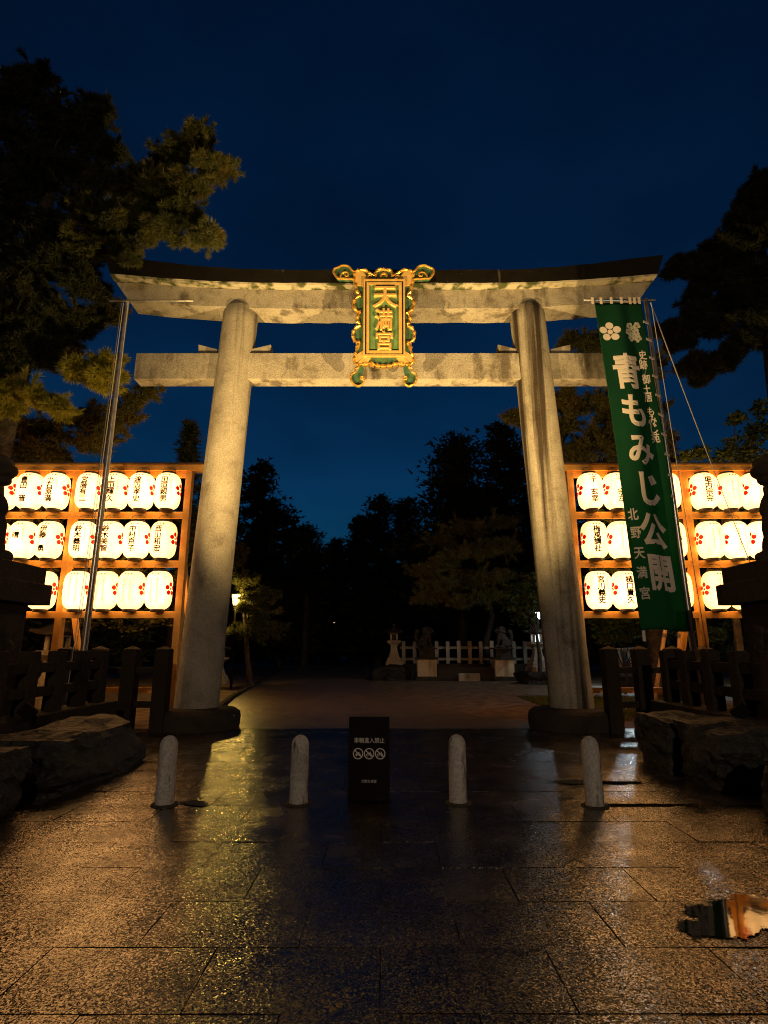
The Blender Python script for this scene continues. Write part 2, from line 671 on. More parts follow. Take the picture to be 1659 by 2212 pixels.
M['dark_wood'] = mat_wood('dark_wood', (0.05, 0.03, 0.018), (0.10, 0.06, 0.035))
M['paper'] = mat_paper('lit_lantern_paper')
M['ink'] = mat_plain('black_ink', (0.02, 0.012, 0.008), 0.8)
M['faint_ink'] = mat_plain('thin_ink', (0.16, 0.11, 0.05), 0.8)
M['red_ink'] = mat_emit('red_crest_paint', (1.0, 0.0, 0.004), 0.62, (0.6, 0.005, 0.005))
M['ring'] = mat_plain('lantern_ring', (0.03, 0.02, 0.012), 0.5)
M['wire'] = mat_plain('steel_wire', (0.25, 0.2, 0.15), 0.5, 0.6)
M['steel'] = mat_noise('brushed_steel', (0.42, 0.4, 0.37), (0.6, 0.58, 0.54), scale=6, rough=0.3, bump=0.0, metal=0.85)
M['rope'] = mat_plain('halyard_rope', (0.5, 0.45, 0.4), 0.8)
M['cloth'] = mat_noise('green_cloth', (0.011, 0.072, 0.036), (0.015, 0.09, 0.046), scale=3, rough=0.85, bump=0.15, bscale=300, bdist=0.002, spec=0.1)
_n = M['cloth'].node_tree.nodes
_l = M['cloth'].node_tree.links
_tr = _n.new('ShaderNodeBsdfTranslucent')
_tr.inputs['Color'].default_value = (0.045, 0.22, 0.115, 1)
_mx = _n.new('ShaderNodeMixShader')
_mx.inputs[0].default_value = 0.45
_l.new(_n['Principled BSDF'].outputs[0], _mx.inputs[1])
_l.new(_tr.outputs[0], _mx.inputs[2])
_l.new(_mx.outputs[0], _n['Material Output'].inputs['Surface'])
M['print'] = mat_plain('white_print', (0.78, 0.70, 0.62), 0.85, spec=0.1)
M['print_grey'] = mat_plain('pale_print', (0.5, 0.5, 0.42), 0.85, spec=0.1)
M['gold'] = mat_noise('gilt', (0.75, 0.40, 0.07), (0.95, 0.58, 0.14), scale=9, rough=0.32, bump=0.2, bscale=30, metal=0.75)
M['gold_matt'] = mat_noise('gold_paint', (0.62, 0.38, 0.10), (0.74, 0.47, 0.15), scale=9, rough=0.5, bump=0.1, metal=0.25)
M['plaque_green'] = mat_noise('patina_green', (0.075, 0.165, 0.06), (0.125, 0.235, 0.085), scale=7, rough=0.7, bump=0.2)
M['board_green'] = mat_noise('board_green', (0.03, 0.085, 0.04), (0.055, 0.13, 0.06), scale=9, rough=0.6, bump=0.15)
M['black_line'] = mat_plain('dark_line', (0.02, 0.025, 0.012), 0.6)
M['sign_black'] = mat_plain('black_sign', (0.006, 0.004, 0.005), 0.6, spec=0.06)
M['sign_ink'] = mat_plain('sign_lettering', (0.62, 0.57, 0.55), 0.7)
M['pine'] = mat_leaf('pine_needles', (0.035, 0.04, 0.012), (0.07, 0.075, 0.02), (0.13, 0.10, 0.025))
M['pine_dark'] = mat_leaf('dark_needles', (0.02, 0.026, 0.012), (0.035, 0.04, 0.015), (0.055, 0.05, 0.018))  # the upper-left pine crown also has its shade put into this colour
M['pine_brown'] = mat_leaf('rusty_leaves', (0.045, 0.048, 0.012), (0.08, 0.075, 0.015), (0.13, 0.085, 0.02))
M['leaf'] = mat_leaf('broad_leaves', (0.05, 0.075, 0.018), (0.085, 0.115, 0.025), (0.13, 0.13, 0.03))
M['spray'] = mat_leaf('lamplit_needles', (0.16, 0.16, 0.02), (0.30, 0.28, 0.035), (0.42, 0.35, 0.045), trans=0.35)  # lamplight on the sprays is put into this bright yellow colour
M['pine_far'] = mat_leaf('floodlit_needles', (0.10, 0.095, 0.025), (0.19, 0.16, 0.04), (0.28, 0.2, 0.055))  # lighter needles stand in for floodlight spilling past the gate
M['bark'] = mat_noise('bark', (0.022, 0.016, 0.012), (0.06, 0.045, 0.032), scale=6, rough=0.9, bump=0.9, bscale=12, bdist=0.05)
M['grass'] = mat_leaf('grass_blades', (0.06, 0.085, 0.015), (0.10, 0.115, 0.02), (0.15, 0.13, 0.03))
M['puddle'] = mat_puddle('puddle_water')
M['tarp_blue'] = mat_plain('blue_sheet', (0.03, 0.16, 0.42), 0.5)
M['tarp_grey'] = mat_noise('grey_sheet', (0.16, 0.19, 0.23), (0.26, 0.29, 0.33), scale=5, rough=0.5)
M['white_paint'] = mat_plain('white_paint', (0.75, 0.78, 0.76), 0.5)
M['iron'] = mat_plain('dark_iron', (0.006, 0.0055, 0.005), 0.8, spec=0.08)

# ------------------------------------------------------------------ glyphs
_gly = {}


def glyph(ch, off=0.0, extrude=0.0):
    """verts (x, z, lift) centred on the em box, faces; off thickens the strokes"""
    key = (ch, off, extrude)
    if key in _gly:
        return _gly[key]
    cu = bpy.data.curves.new('glyph', 'FONT')
    cu.body = ch
    cu.size = 1.0
    cu.resolution_u = 3
    cu.bevel_depth = off
    cu.bevel_resolution = 0
    cu.extrude = extrude
    o = bpy.data.objects.new('glyph', cu)
    C.objects.link(o)
    dg = bpy.context.evaluated_depsgraph_get()
    me = bpy.data.meshes.new_from_object(o.evaluated_get(dg))
    bm = bmesh.new()
    bm.from_mesh(me)
    if not extrude:
        back = [f for f in bm.faces if f.calc_center_median().z < -off * 0.4]
        bmesh.ops.delete(bm, geom=back, context='FACES')
    bmesh.ops.triangulate(bm, faces=bm.faces)
    for _ in range(2):
        es = [e for e in bm.edges if e.calc_length() > 0.22]
        if es:
            bmesh.ops.subdivide_edges(bm, edges=es, cuts=1)
            bmesh.ops.triangulate(bm, faces=bm.faces)
    vs = [(v.co.x - 0.5, v.co.y - 0.37, v.co.z) for v in bm.verts]
    bm.verts.index_update()
    fs = [tuple(v.index for v in f.verts) for f in bm.faces]
    bm.free()
    bpy.data.objects.remove(o)
    bpy.data.curves.remove(cu)
    bpy.data.meshes.remove(me)
    _gly[key] = (vs, fs)
    return _gly[key]


def disc2(cx, cz, rx, rz=None, seg=14, rot=0.0):
    rz = rz or rx
    vs = [(cx, cz)]
    for k in range(seg):
        a = 2 * math.pi * k / seg
        x, z = rx * math.cos(a), rz * math.sin(a)
        vs.append((cx + x * math.cos(rot) - z * math.sin(rot), cz + x * math.sin(rot) + z * math.cos(rot)))
    return vs, [(0, 1 + k, 1 + (k + 1) % seg) for k in range(seg)]


def ring2(cx, cz, r0, r1, seg=24):
    vs = []
    for k in range(seg):
        a = 2 * math.pi * k / seg
        vs += [(cx + r0 * math.cos(a), cz + r0 * math.sin(a)), (cx + r1 * math.cos(a), cz + r1 * math.sin(a))]
    return vs, [(2 * k, 2 * k + 1, 2 * ((k + 1) % seg) + 1, 2 * ((k + 1) % seg)) for k in range(seg)]


def rect2(cx, cz, w, h, rot=0.0):
    vs = []
    for i, j in ((-1, -1), (1, -1), (1, 1), (-1, 1)):
        x, z = i * w / 2, j * h / 2
        vs.append((cx + x * math.cos(rot) - z * math.sin(rot), cz + x * math.sin(rot) + z * math.cos(rot)))
    return vs, [(0, 1, 2, 3)]


def place2(gl, cx, cz, sx, sz=None):
    sz = sz or sx
    return [(cx + x * sx, cz + z * sz, h * 0.12) for x, z, h in gl[0]], gl[1]


class Flat:
    """2-D shapes gathered for one printed part; fn maps (x, z, lift) to a 3-D point"""

    def __init__(self):
        self.v, self.f = [], []

    def add(self, sh):
        n = len(self.v)
        self.v += [v if len(v) == 3 else (*v, 0.0) for v in sh[0]]
        self.f += [tuple(i + n for i in f) for f in sh[1]]
        return self

    def build(self, name, mat, parent, fn, loc=(0, 0, 0), rot=(0, 0, 0)):
        return link(name, me_from(name, [fn(x, z, h) for x, z, h in self.v], self.f, mat), parent, loc, rot)


# ------------------------------------------------------------------ ground, paving, road
m_ = MB()
m_.add([(-150, -20, -0.06), (150, -20, -0.06), (150, 260, -0.06), (-150, 260, -0.06)], [(0, 1, 2, 3)])
tag(m_.build('ground', M['dirt']), kind='structure')

m_ = MB()
m_.add([(-6.2, -3, -0.035), (6.2, -3, -0.035), (6.2, 12.5, -0.035), (-6.2, 12.5, -0.035)], [(0, 1, 2, 3)])
pavement = tag(m_.build('pavement', M['joint']), kind='structure')


def slab_mesh(w, d, seed):
    r = random.Random(seed)
    nx, ny = 5, 4
    g = 0.003
    vs, fs = [], []
    for j in range(ny):
        for i in range(nx):
            x = -w / 2 + g + (w - 2 * g) * i / (nx - 1)
            y = -d / 2 + g + (d - 2 * g) * j / (ny - 1)
            edge = i in (0, nx - 1) or j in (0, ny - 1)
            if edge:
                x += r.uniform(-0.003, 0.003)
                y += r.uniform(-0.003, 0.003)
            vs.append((x, y, (-0.004 if edge else 0.0) + r.uniform(-0.0012, 0.0012)))
    for j in range(ny - 1):
        for i in range(nx - 1):
            a = j * nx + i
            fs.append((a, a + 1, a + nx + 1, a + nx))
    ring = [i for i in range(nx)] + [nx * j + nx - 1 for j in range(1, ny)] + \
           [nx * (ny - 1) + i for i in range(nx - 2, -1, -1)] + [nx * j for j in range(ny - 2, 0, -1)]
    n = len(vs)
    for i in ring:
        vs.append((vs[i][0], vs[i][1], -0.05))
    for k in range(len(ring)):
        k2 = (k + 1) % len(ring)
        fs.append((ring[k], n + k, n + k2, ring[k2]))
    return me_from('paving_slab', vs, fs, M['slab'])


slabs = [slab_mesh(0.9, 0.59, s) for s in range(6)]
row0 = 3.63
for j in range(-5, 15):
    yc = row0 + 0.59 * j + 0.295
    if yc < 0.9:
        continue
    off = 1.33 if j % 2 == 0 else 0.88
    lim = 3.7 if yc < 9.0 else 5.6
    k0 = math.floor((-lim - off) / 0.9)
    for k in range(k0, 12):
        xc = off + 0.9 * k + 0.45
        if xc < -lim or xc > lim:
            continue
        o = link('paving_slab', random.choice(slabs), pavement,
                 (xc, yc, random.uniform(-0.003, 0.002)),
                 (R(random.uniform(-0.12, 0.12)), R(random.uniform(-0.12, 0.12)), random.choice((0, math.pi))))


def sheet(name, pts, z, mat):
    return tag(link(name, me_from(name, [(x, y, z) for x, y in pts], [tuple(range(len(pts)))], mat)), kind='structure')


left_edge = [(-3.75, 12.5), (-3.95, 14.2), (-4.42, 16.5), (-4.95, 20), (-5.5, 25), (-6.1, 31), (-7.0, 38), (-8.5, 48)]
right_edge = [(-1.5, 48), (-1.4, 38.5), (-0.9, 31), (-0.2, 25), (0.5, 20.5), (1.5, 17), (2.4, 14.8), (3.4, 13.4), (4.4, 12.5)]
sheet('asphalt_path', left_edge + right_edge, -0.012, M['asphalt'])
# the path surface runs on between paving and gravel
curb = tag(empty('path_kerb', (0, 0, 0)), 'pale stone kerb along the left edge of the asphalt path', 'kerb')
pts = []
for a, b in zip(left_edge[:-1], left_edge[1:]):
    a, b = Vector(a), Vector(b)
    L = (b - a).length
    nseg = max(1, round(L / 0.75))
    for k in range(nseg):
        pts.append((a.lerp(b, k / nseg), a.lerp(b, (k + 1) / nseg)))
for a, b in pts[1:36]:
    d = (b - a).normalized()
    n2 = Vector((-d.y, d.x)) * 0.07
    a2, b2 = a + d * 0.006 + n2, b - d * 0.006 + n2
    MB().bar((a2.x, a2.y, 0.02), (b2.x, b2.y, 0.02), 0.13, 0.16 + random.uniform(-0.008, 0.008)).build('kerb_stone', M['stone'], curb)


def puddle(loc, rx, ry, seed, label, rot=0.0):
    r = random.Random(seed)
    ph = [r.uniform(0, 6.28) for _ in range(6)]
    vs = [(0, 0, 0)]
    n = 64
    for k in range(n):
        a = 2 * math.pi * k / n
        q = 1 + 0.22 * math.sin(2 * a + ph[0]) + 0.14 * math.sin(3 * a + ph[1]) + 0.09 * math.sin(5 * a + ph[2]) + 0.05 * math.sin(9 * a + ph[3]) + 0.03 * math.sin(15 * a + ph[4])
        vs.append((rx * q * math.cos(a), ry * q * math.sin(a), 0.0))
    me = me_from('puddle', vs, [(0, 1 + k, 1 + (k + 1) % n) for k in range(n)], M['puddle'])
    uv = me.uv_layers.new(name='rim')
    for lp in me.loops:
        if lp.vertex_index:
            a = 2 * math.pi * (lp.vertex_index - 1) / n
            uv.data[lp.index].uv = (math.cos(a), math.sin(a))
        else:
            uv.data[lp.index].uv = (0.0, 0.0)
    return tag(link('puddle', me, None, (*loc, 0.0065), (0, 0, rot)), label, 'puddle')


puddle((2.27, 4.0), 0.56, 0.40, 3, 'dark puddle on the paving mirroring the lanterns, bottom right', 0.2)
puddle((-2.02, 6.63), 0.26, 0.13, 5, 'small dark puddle beside the foot of the leftmost bollard')
puddle((2.72, 6.55), 0.6, 0.08, 8, 'long thin puddle along a paving joint beside the rightmost bollard')
puddle((2.55, 7.6), 0.7, 0.16, 9, 'broken dark puddle between the rightmost bollard and the torii base')

# ------------------------------------------------------------------ torii
TY = 12.64
torii = empty('stone_torii', (0, TY, 0), 'tall weathered stone torii gate over the path with an upswept top beam', 'torii')


def pillar(s):
    prof = []
    zs = [0.40, 0.6, 1.2, 2.5, 4.5, 6.5, 8.3, 9.3, 9.64, 9.70]
    rs = [0.455, 0.452, 0.45, 0.447, 0.44, 0.432, 0.424, 0.42, 0.415, 0.38]
    seg = 40
    vs, fs = [], []
    for z, r in zip(zs, rs):
        cx = s * (3.93 - (z - 0.4) / 9.3 * 0.41)
        for k in range(seg):
            a = 2 * math.pi * k / seg
            vs.append((cx + r * math.cos(a), r * math.sin(a), z))
    for i in range(len(zs) - 1):
        for k in range(seg):
            k2 = (k + 1) % seg
            fs.append((i * seg + k, i * seg + k2, (i + 1) * seg + k2, (i + 1) * seg + k))
    fs.append(tuple(range((len(zs) - 1) * seg, len(zs) * seg)))
    mb = MB()
    mb.add(vs, fs)
    o = mb.build('pillar', M['torii_pillar'] if s < 0 else M['torii_pillar_stained'], torii, smooth=True)
    # round base stone
    pr = [(0.86, -0.1), (0.90, 0.05), (0.905, 0.20), (0.88, 0.31), (0.80, 0.37), (0.66, 0.395), (0.46, 0.40)]
    mb = MB()
    mb.lathe(pr, 44)
    b = mb.build('base_stone', M['stone'], torii, loc=(s * 3.93, 0, 0), smooth=True)
    for v in b.data.vertices:
        q = mnoise.noise(v.co * 2.1 + Vector((s * 5, 0, 0))) * 0.03
        v.co.x *= 1 + q
        v.co.y *= 1 + q
    return o


pillar(-1)
pillar(1)


def beam(name, xs, section, mat, end_slant):
    """section(x) -> list of (y, z); end_slant(i) -> extra x per section point at the ends"""
    vs, fs = [], []
    n = None
    for xi, x in enumerate(xs):
        sec = section(abs(x))
        n = len(sec)
        for (y, z, xs_) in sec:
            xx = x
            if xi in (0, len(xs) - 1):
                xx = math.copysign(abs(x) + xs_, x)
            vs.append((xx, y, z))
    for i in range(len(xs) - 1):
        for k in range(n):
            k2 = (k + 1) % n
            fs.append((i * n + k, i * n + k2, (i + 1) * n + k2, (i + 1) * n + k))
    fs.append(tuple(range(n)))
    fs.append(tuple(range((len(xs) - 1) * n + n - 1, (len(xs) - 1) * n - 1, -1)))
    r_ = random.Random(len(name))
    vs = [(x + r_.uniform(-.006, .006), y + r_.uniform(-.007, .007), z + r_.uniform(-.009, .009)) for x, y, z in vs]
    mb = MB()
    mb.add(vs, fs)
    return mb.build(name, mat, torii)


def rise(x, h, x0=2.2, x1=6.5, pw=2.0):
    return h * max(0.0, (x - x0) / (x1 - x0)) ** pw


XS = [6.2 * (i / 22.0) for i in range(-22, 23)]
# lower member of the double top beam
beam('beam', XS, lambda x: [(-0.32, 9.56 + rise(x, 0.30), 0.0), (-0.32, 10.062 + rise(x, 0.24), 0.32),
                            (0.32, 10.062 + rise(x, 0.24), 0.32), (0.32, 9.56 + rise(x, 0.30), 0.0)], M['torii'], None)
XK = [6.5 * (i / 22.0) for i in range(-22, 23)]
beam('beam_lip', XK, lambda x: [(-0.525, 10.066 + rise(x, 0.24), 0.06), (-0.535, 10.11 + rise(x, 0.25), 0.08),
                                (0.535, 10.11 + rise(x, 0.25), 0.08), (0.525, 10.066 + rise(x, 0.24), 0.06)], M['lichen'], None)
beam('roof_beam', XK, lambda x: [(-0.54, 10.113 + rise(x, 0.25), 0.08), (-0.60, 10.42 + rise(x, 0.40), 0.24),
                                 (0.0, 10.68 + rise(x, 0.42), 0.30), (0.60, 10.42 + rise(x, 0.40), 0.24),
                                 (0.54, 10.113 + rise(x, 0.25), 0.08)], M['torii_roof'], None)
# tie beam in three lengths, butted inside the pillars
for x0, x1 in ((-5.9, -3.62), (-3.62, 3.62), (3.62, 5.9)):
    MB().box(x0, x1, -0.2, 0.21, 7.78, 8.45, 0.012).build('tie_beam', M['torii'], torii)
# wedges on the tie beam beside the pillars
for s in (-1, 1):
    cx = s * 3.6
    for d, L in ((-1, 0.44), (1, 0.46)):
        x_in, x_out = cx + d * 0.40, cx + d * (0.40 + L)
        poly = [(x_in, 8.455), (x_out, 8.455), (x_out + d * 0.02, 8.70), (x_in, 8.575)]
        MB().prism(poly, -0.14, 0.14).build('wedge', M['torii'], torii)

# ------------------------------------------------------------------ name plaque
# plane of the plaque: leans out at the top
PB = Vector((0.0, 12.02, 7.25))
tilt = R(7.0)
pu = Vector((0, -math.sin(tilt), math.cos(tilt)))
pn = Vector((0, -math.cos(tilt), -math.sin(tilt)))


def c3(x, y):
    """detail-crop pixel of the plaque -> plaque-local metres"""
    px = (780 + x / 4.74) * 0.864 + 4.0
    py = (630 + y / 4.74) * 0.864
    d = at(px, py, 1.0) - Vector((0, 0, EYE))
    o = Vector((0, 0, EYE))
    t = (PB - o).dot(pn) / d.dot(pn)
    p = o + d * t - PB
    return (p.x, p.dot(pu))


plaque = empty('name_plaque', PB, 'green and gold carved name plaque hung at the middle of the torii', 'plaque')
plaque.rotation_euler = (tilt, 0, 0)


def smooth_loop(pts, it=2):
    for _ in range(it):
        q = []
        for i in range(len(pts)):
            a, b = pts[i], pts[(i + 1) % len(pts)]
            q.append((a[0] * 0.75 + b[0] * 0.25, a[1] * 0.75 + b[1] * 0.25))
            q.append((a[0] * 0.25 + b[0] * 0.75, a[1] * 0.25 + b[1] * 0.75))
        pts = q
    return pts


def tri_poly(name, pts, mat, parent, y0, y1):
    """flat board from any outline"""
    bm = bmesh.new()
    vs = [bm.verts.new((x, y0, z)) for x, z in pts]
    f = bm.faces.new(vs)
    ex = bmesh.ops.extrude_face_region(bm, geom=[f])
    for v in ex['geom']:
        if isinstance(v, bmesh.types.BMVert):
            v.co.y = y1
    bmesh.ops.triangulate(bm, faces=[g for g in bm.faces if len(g.verts) > 4])
    bmesh.ops.recalc_face_normals(bm, faces=bm.faces)
    me = bpy.data.meshes.new(name)
    bm.to_mesh(me)
    bm.free()
    me.materials.append(mat)
    return link(name, me, parent)


lft = [(700, 240), (640, 232), (600, 215), (540, 215), (480, 240), (475, 330), (500, 400), (505, 470), (560, 520),
       (505, 540), (470, 590), (470, 650), (500, 700), (560, 715), (515, 760), (510, 820), (560, 875), (500, 890),
       (465, 940), (462, 1010), (490, 1060), (560, 1080), (505, 1120), (510, 1175), (480, 1230), (475, 1300), (510, 1340),
       (600, 1330), (690, 1320), (725, 1345), (825, 1355)]
mid = 828
top = [(825, 205), (760, 215), (720, 245)]
half = [(825, 205), (765, 212), (725, 240), (735, 290), (690, 270), (650, 250)] + lft[1:]
outline = half + [(2 * mid - x, y) for x, y in reversed(half[1:-1])]
ol = smooth_loop([c3(x, y) for x, y in outline], 1)
tri_poly('board', ol, M['board_green'], plaque, 0.0, 0.10)
# carved gilt edge: a beaded rim
rim = []
for i in range(len(ol)):
    a, b = Vector(ol[i]), Vector(ol[(i + 1) % len(ol)])
    n_ = max(1, int((b - a).length / 0.03))
    for k in range(n_):
        rim.append(a.lerp(b, k / n_))
mb = MB()
rp_, rr_ = [], []
for i, p in enumerate(rim):
    rp_.append((p.x, -0.02, p.y))
    rr_.append(0.030 + 0.014 * math.sin(i * 2 * math.pi / 4.0))
mb.tube(rp_ + [rp_[0]], rr_ + [rr_[0]], 8, caps=False)
mb.build('gilt_edge', M['gold'], plaque, smooth=True)
# a second deeper band that gives the edge its thickness
mb = MB()
for i, p in enumerate(rim):
    if i % 4 == 0:
        q = rim[(i + 3) % len(rim)]
        d_ = (q - p)
        if d_.length < 1e-4:
            continue
        mb.bar((p.x, 0.045, p.y), (q.x, 0.045, q.y), 0.07, 0.11, up=(0, 1, 0))
mb.build('gilt_scallops', M['gold'], plaque)


def ridge(name, pts, r, mat, y=-0.03):
    mb = MB()
    P = [c3(*q) for q in pts]
    # resample with smoothing
    for _ in range(2):
        Q = [P[0]]
        for a, b in zip(P[:-1], P[1:]):
            Q.append((a[0] * 0.75 + b[0] * 0.25, a[1] * 0.75 + b[1] * 0.25))
            Q.append((a[0] * 0.25 + b[0] * 0.75, a[1] * 0.25 + b[1] * 0.75))
        Q.append(P[-1])
        P = Q
    mb.tube([(x, y, z) for x, z in P], r, 7)
    return mb


for sgn in (1, -1):
    def mxp(pts):
        return pts if sgn == 1 else [(2 * mid - x, y) for x, y in pts]
    wing = mxp([(490, 245), (450, 225), (425, 185), (390, 168), (335, 165), (290, 190), (240, 205), (232, 250), (258, 290), (290, 325),
                (340, 320), (390, 330), (430, 325), (490, 335)])
    w2 = smooth_loop([c3(*q) for q in wing], 2)
    wo_ = tri_poly('wing', w2, M['board_green'], plaque, 0.0, 0.10)
    mb = ridge('scroll', wing, 0.028, None)
    mb2 = ridge('scroll', mxp([(310, 325), (320, 280), (345, 250), (390, 245), (412, 265), (408, 292), (380, 298), (372, 280)]), 0.022, None)
    mb.add(mb2.v, mb2.f)
    mb.build('gilt_scroll', M['gold'], wo_, smooth=True)
    leg = mxp([(540, 1345), (530, 1400), (500, 1440), (455, 1440), (432, 1500), (450, 1560), (520, 1600), (570, 1580), (598, 1530),
               (585, 1480), (560, 1490), (590, 1400), (595, 1345)])
    l2 = smooth_loop([c3(*q) for q in leg], 2)
    lo_ = tri_poly('foot', l2, M['board_green'], plaque, 0.002, 0.09)
    mb = ridge('scroll', mxp([(535, 1345), (530, 1380), (480, 1385), (500, 1430), (450, 1445), (435, 1500), (455, 1560), (520, 1598),
                              (570, 1580), (600, 1520), (585, 1478), (555, 1488), (562, 1515), (585, 1512)]), 0.026, None)
    mb.build('gilt_scroll', M['gold'], lo_, smooth=True)
    # corner mounts
    for poly in ([(590, 340), (475, 240), (560, 215), (660, 335)], [(590, 340), (475, 240), (500, 400), (588, 410)],
                 [(590, 1250), (500, 1320), (480, 1240), (588, 1170)], [(592, 1252), (510, 1325), (640, 1318), (680, 1256)]):
        pp = [c3(*q) for q in mxp(poly)]
        tri_poly('corner_mount', pp, M['gold_matt'], plaque, -0.03 - 0.004 * random.random(), 0.03)
    mb = ridge('scroll', mxp([(700, 325), (655, 320), (640, 290), (670, 278), (690, 300)]), 0.02, None)
    mb.build('gilt_scroll', M['gold'], plaque, smooth=True)
mb = ridge('scroll', [(735, 310), (725, 250), (770, 225), (828, 218), (886, 225), (930, 250), (920, 310)], 0.022, None)
mb2 = ridge('scroll', [(800, 310), (790, 280), (828, 262), (866, 280), (856, 310)], 0.03, None)
mb.add(mb2.v, mb2.f)
mb.build('gilt_crest', M['gold'], plaque, smooth=True)


def rect_c3(x0, y0, x1, y1):
    a, b, c_, d_ = c3(x0, y0), c3(x1, y0), c3(x1, y1), c3(x0, y1)
    xm0, xm1 = (a[0] + d_[0]) / 2, (b[0] + c_[0]) / 2
    return xm0, xm1, d_[1], a[1]


def frame_rect(name, o, i, y0, y1, mat):
    mb = MB()
    ox0, ox1, oz0, oz1 = o
    ix0, ix1, iz0, iz1 = i
    mb.box(ox0, ix0, y0, y1, oz0, oz1).box(ix1, ox1, y0, y1, oz0, oz1)
    mb.box(ix0, ix1, y0, y1, oz0, iz0).box(ix0, ix1, y0, y1, iz1, oz1)
    return mb.build(name, mat, plaque)


r0 = rect_c3(590, 342, 1078, 1250)
r1 = rect_c3(608, 362, 1060, 1230)
r2 = rect_c3(626, 380, 1042, 1214)
r3 = rect_c3(656, 408, 1006, 1184)
frame_rect('outer_frame', r0, r1, -0.085, 0.0, M['gold_matt'])
frame_rect('frame_groove', r1, r2, -0.062, 0.0, M['black_line'])
frame_rect('inner_frame', r2, r3, -0.085, 0.0, M['gold_matt'])
MB().box(r3[0], r3[1], -0.05, -0.004, r3[2], r3[3]).build('panel', M['plaque_green'], plaque)
for ch, x, y, w, h in (('天', 845, 545, 290, 280), ('満', 830, 820, 215, 270), ('宮', 835, 1070, 225, 235)):
    cx, cz = c3(x, y)
    sx = abs(c3(x + w / 2, y)[0] - c3(x - w / 2, y)[0])
    sz = abs(c3(x, y + h / 2)[1] - c3(x, y - h / 2)[1])
    gl = glyph(ch, 0.03, 0.05)
    link('character', me_from('character', [(cx + x * sx, -0.075 - h * 0.5, cz + z * sz) for x, z, h in gl[0]], gl[1], M['gold_matt']), plaque)

# ------------------------------------------------------------------ lantern racks
RY = 13.42      # rack plane
LY = 13.24      # lantern axis
ROWS = (5.24, 4.06, 2.89)


def rack(side, posts, label):
    t = empty('lantern_rack', (sum(posts) / len(posts), RY, 0), label, 'rack')
    ox = t.location.x

    def lb(x0, x1, y0, y1, z0, z1, nm, mat=M['wood']):
        MB().box(x0 - ox, x1 - ox, y0, y1, z0, z1, 0.006).build(nm, mat, t)
    for x in posts:
        lb(x - 0.075, x + 0.075, -0.06, 0.12, -0.06, 5.80, 'post')
        # raking strut at the back
        MB().bar((x - ox, 0.1, 3.6), (x - ox, 1.7, 0.0), 0.10, 0.12).build('brace', M['wood'], t)
    a, b = min(posts), max(posts)
    xi = (b if side < 0 else a)
    over = -side * 0.36
    x0, x1 = (a - 0.2, b + 0.36) if side < 0 else (a - 0.36, b + 0.2)
    lb(x0, x1, -0.10, 0.16, 5.803, 5.95, 'top_beam')
    lb(x0, x1, -0.16, 0.24, 5.953, 5.985, 'cap_board', M['dark_wood'])
    for p, q in zip(posts[:-1], posts[1:]):
        p, q = min(p, q), max(p, q)
        lb(p + 0.078, q - 0.078, 0.0, 0.09, 5.655, 5.80, 'rail')
        for z in (4.70, 3.525, 2.345):
            lb(p + 0.078, q - 0.078, -0.045, 0.06, z - 0.075, z + 0.075, 'rail')
        lb(p + 0.078, q - 0.078, -0.03, 0.04, 0.62, 0.74, 'rail')
    return t


rack(-1, [-4.74, -7.47, -10.2], 'orange lit cedar rack of paper lanterns left of the torii')
rack(1, [4.52, 7.30, 10.05], 'orange lit cedar rack of paper lanterns right of the torii, behind the banner')

LH, LR = 0.43, 0.298
PROF = [(-1.0, 0.50), (-0.96, 0.62), (-0.86, 0.80), (-0.70, 0.925), (-0.45, 0.985), (0.0, 1.0), (0.45, 0.985), (0.70, 0.925), (0.86, 0.80),
        (0.96, 0.62), (1.0, 0.50)]


def lrad(z):
    q = max(-1, min(1, z / LH))
    for (a, ra), (b, rb) in zip(PROF[:-1], PROF[1:]):
        if a <= q <= b:
            return LR * (ra + (rb - ra) * (q - a) / (b - a))
    return LR * 0.5


mb = MB()
mb.lathe([(LR * r, LH * q) for q, r in PROF], 28)
me = me_from('paper_body', mb.v, mb.f, M['paper'], True)
paper_me = me
mb = MB()
mb.lathe([(0.148, 0.42), (0.16, 0.425), (0.16, 0.475), (0.148, 0.48)], 24)
top_me = me_from('top_ring', mb.v, mb.f, M['ring'])
mb = MB()
mb.lathe([(0.14, -0.49), (0.155, -0.485), (0.155, -0.435), (0.148, -0.425)], 24)
bot_me = me_from('bottom_ring', mb.v, mb.f, M['ring'])
mb = MB()
mb.tube([(-0.15, 0, 0.46), (-0.14, 0, 0.56), (-0.08, 0, 0.60), (0.0, 0.02, 0.61), (0.08, 0, 0.60), (0.14, 0, 0.56), (0.15, 0, 0.46)], 0.0055, 5)
mb.tube([(0, 0.02, 0.605), (0, 0.13, 0.615)], 0.008, 5)
wire_me = me_from('hanger', mb.v, mb.f, M['wire'])


def on_lantern(phi0, lift=0.004):
    def fn(x, z, h=0.0):
        r = lrad(z) + lift + h
        a = phi0 + x / (LR * 0.97)
        return (r * math.sin(a), -r * math.cos(a), z)
    return fn


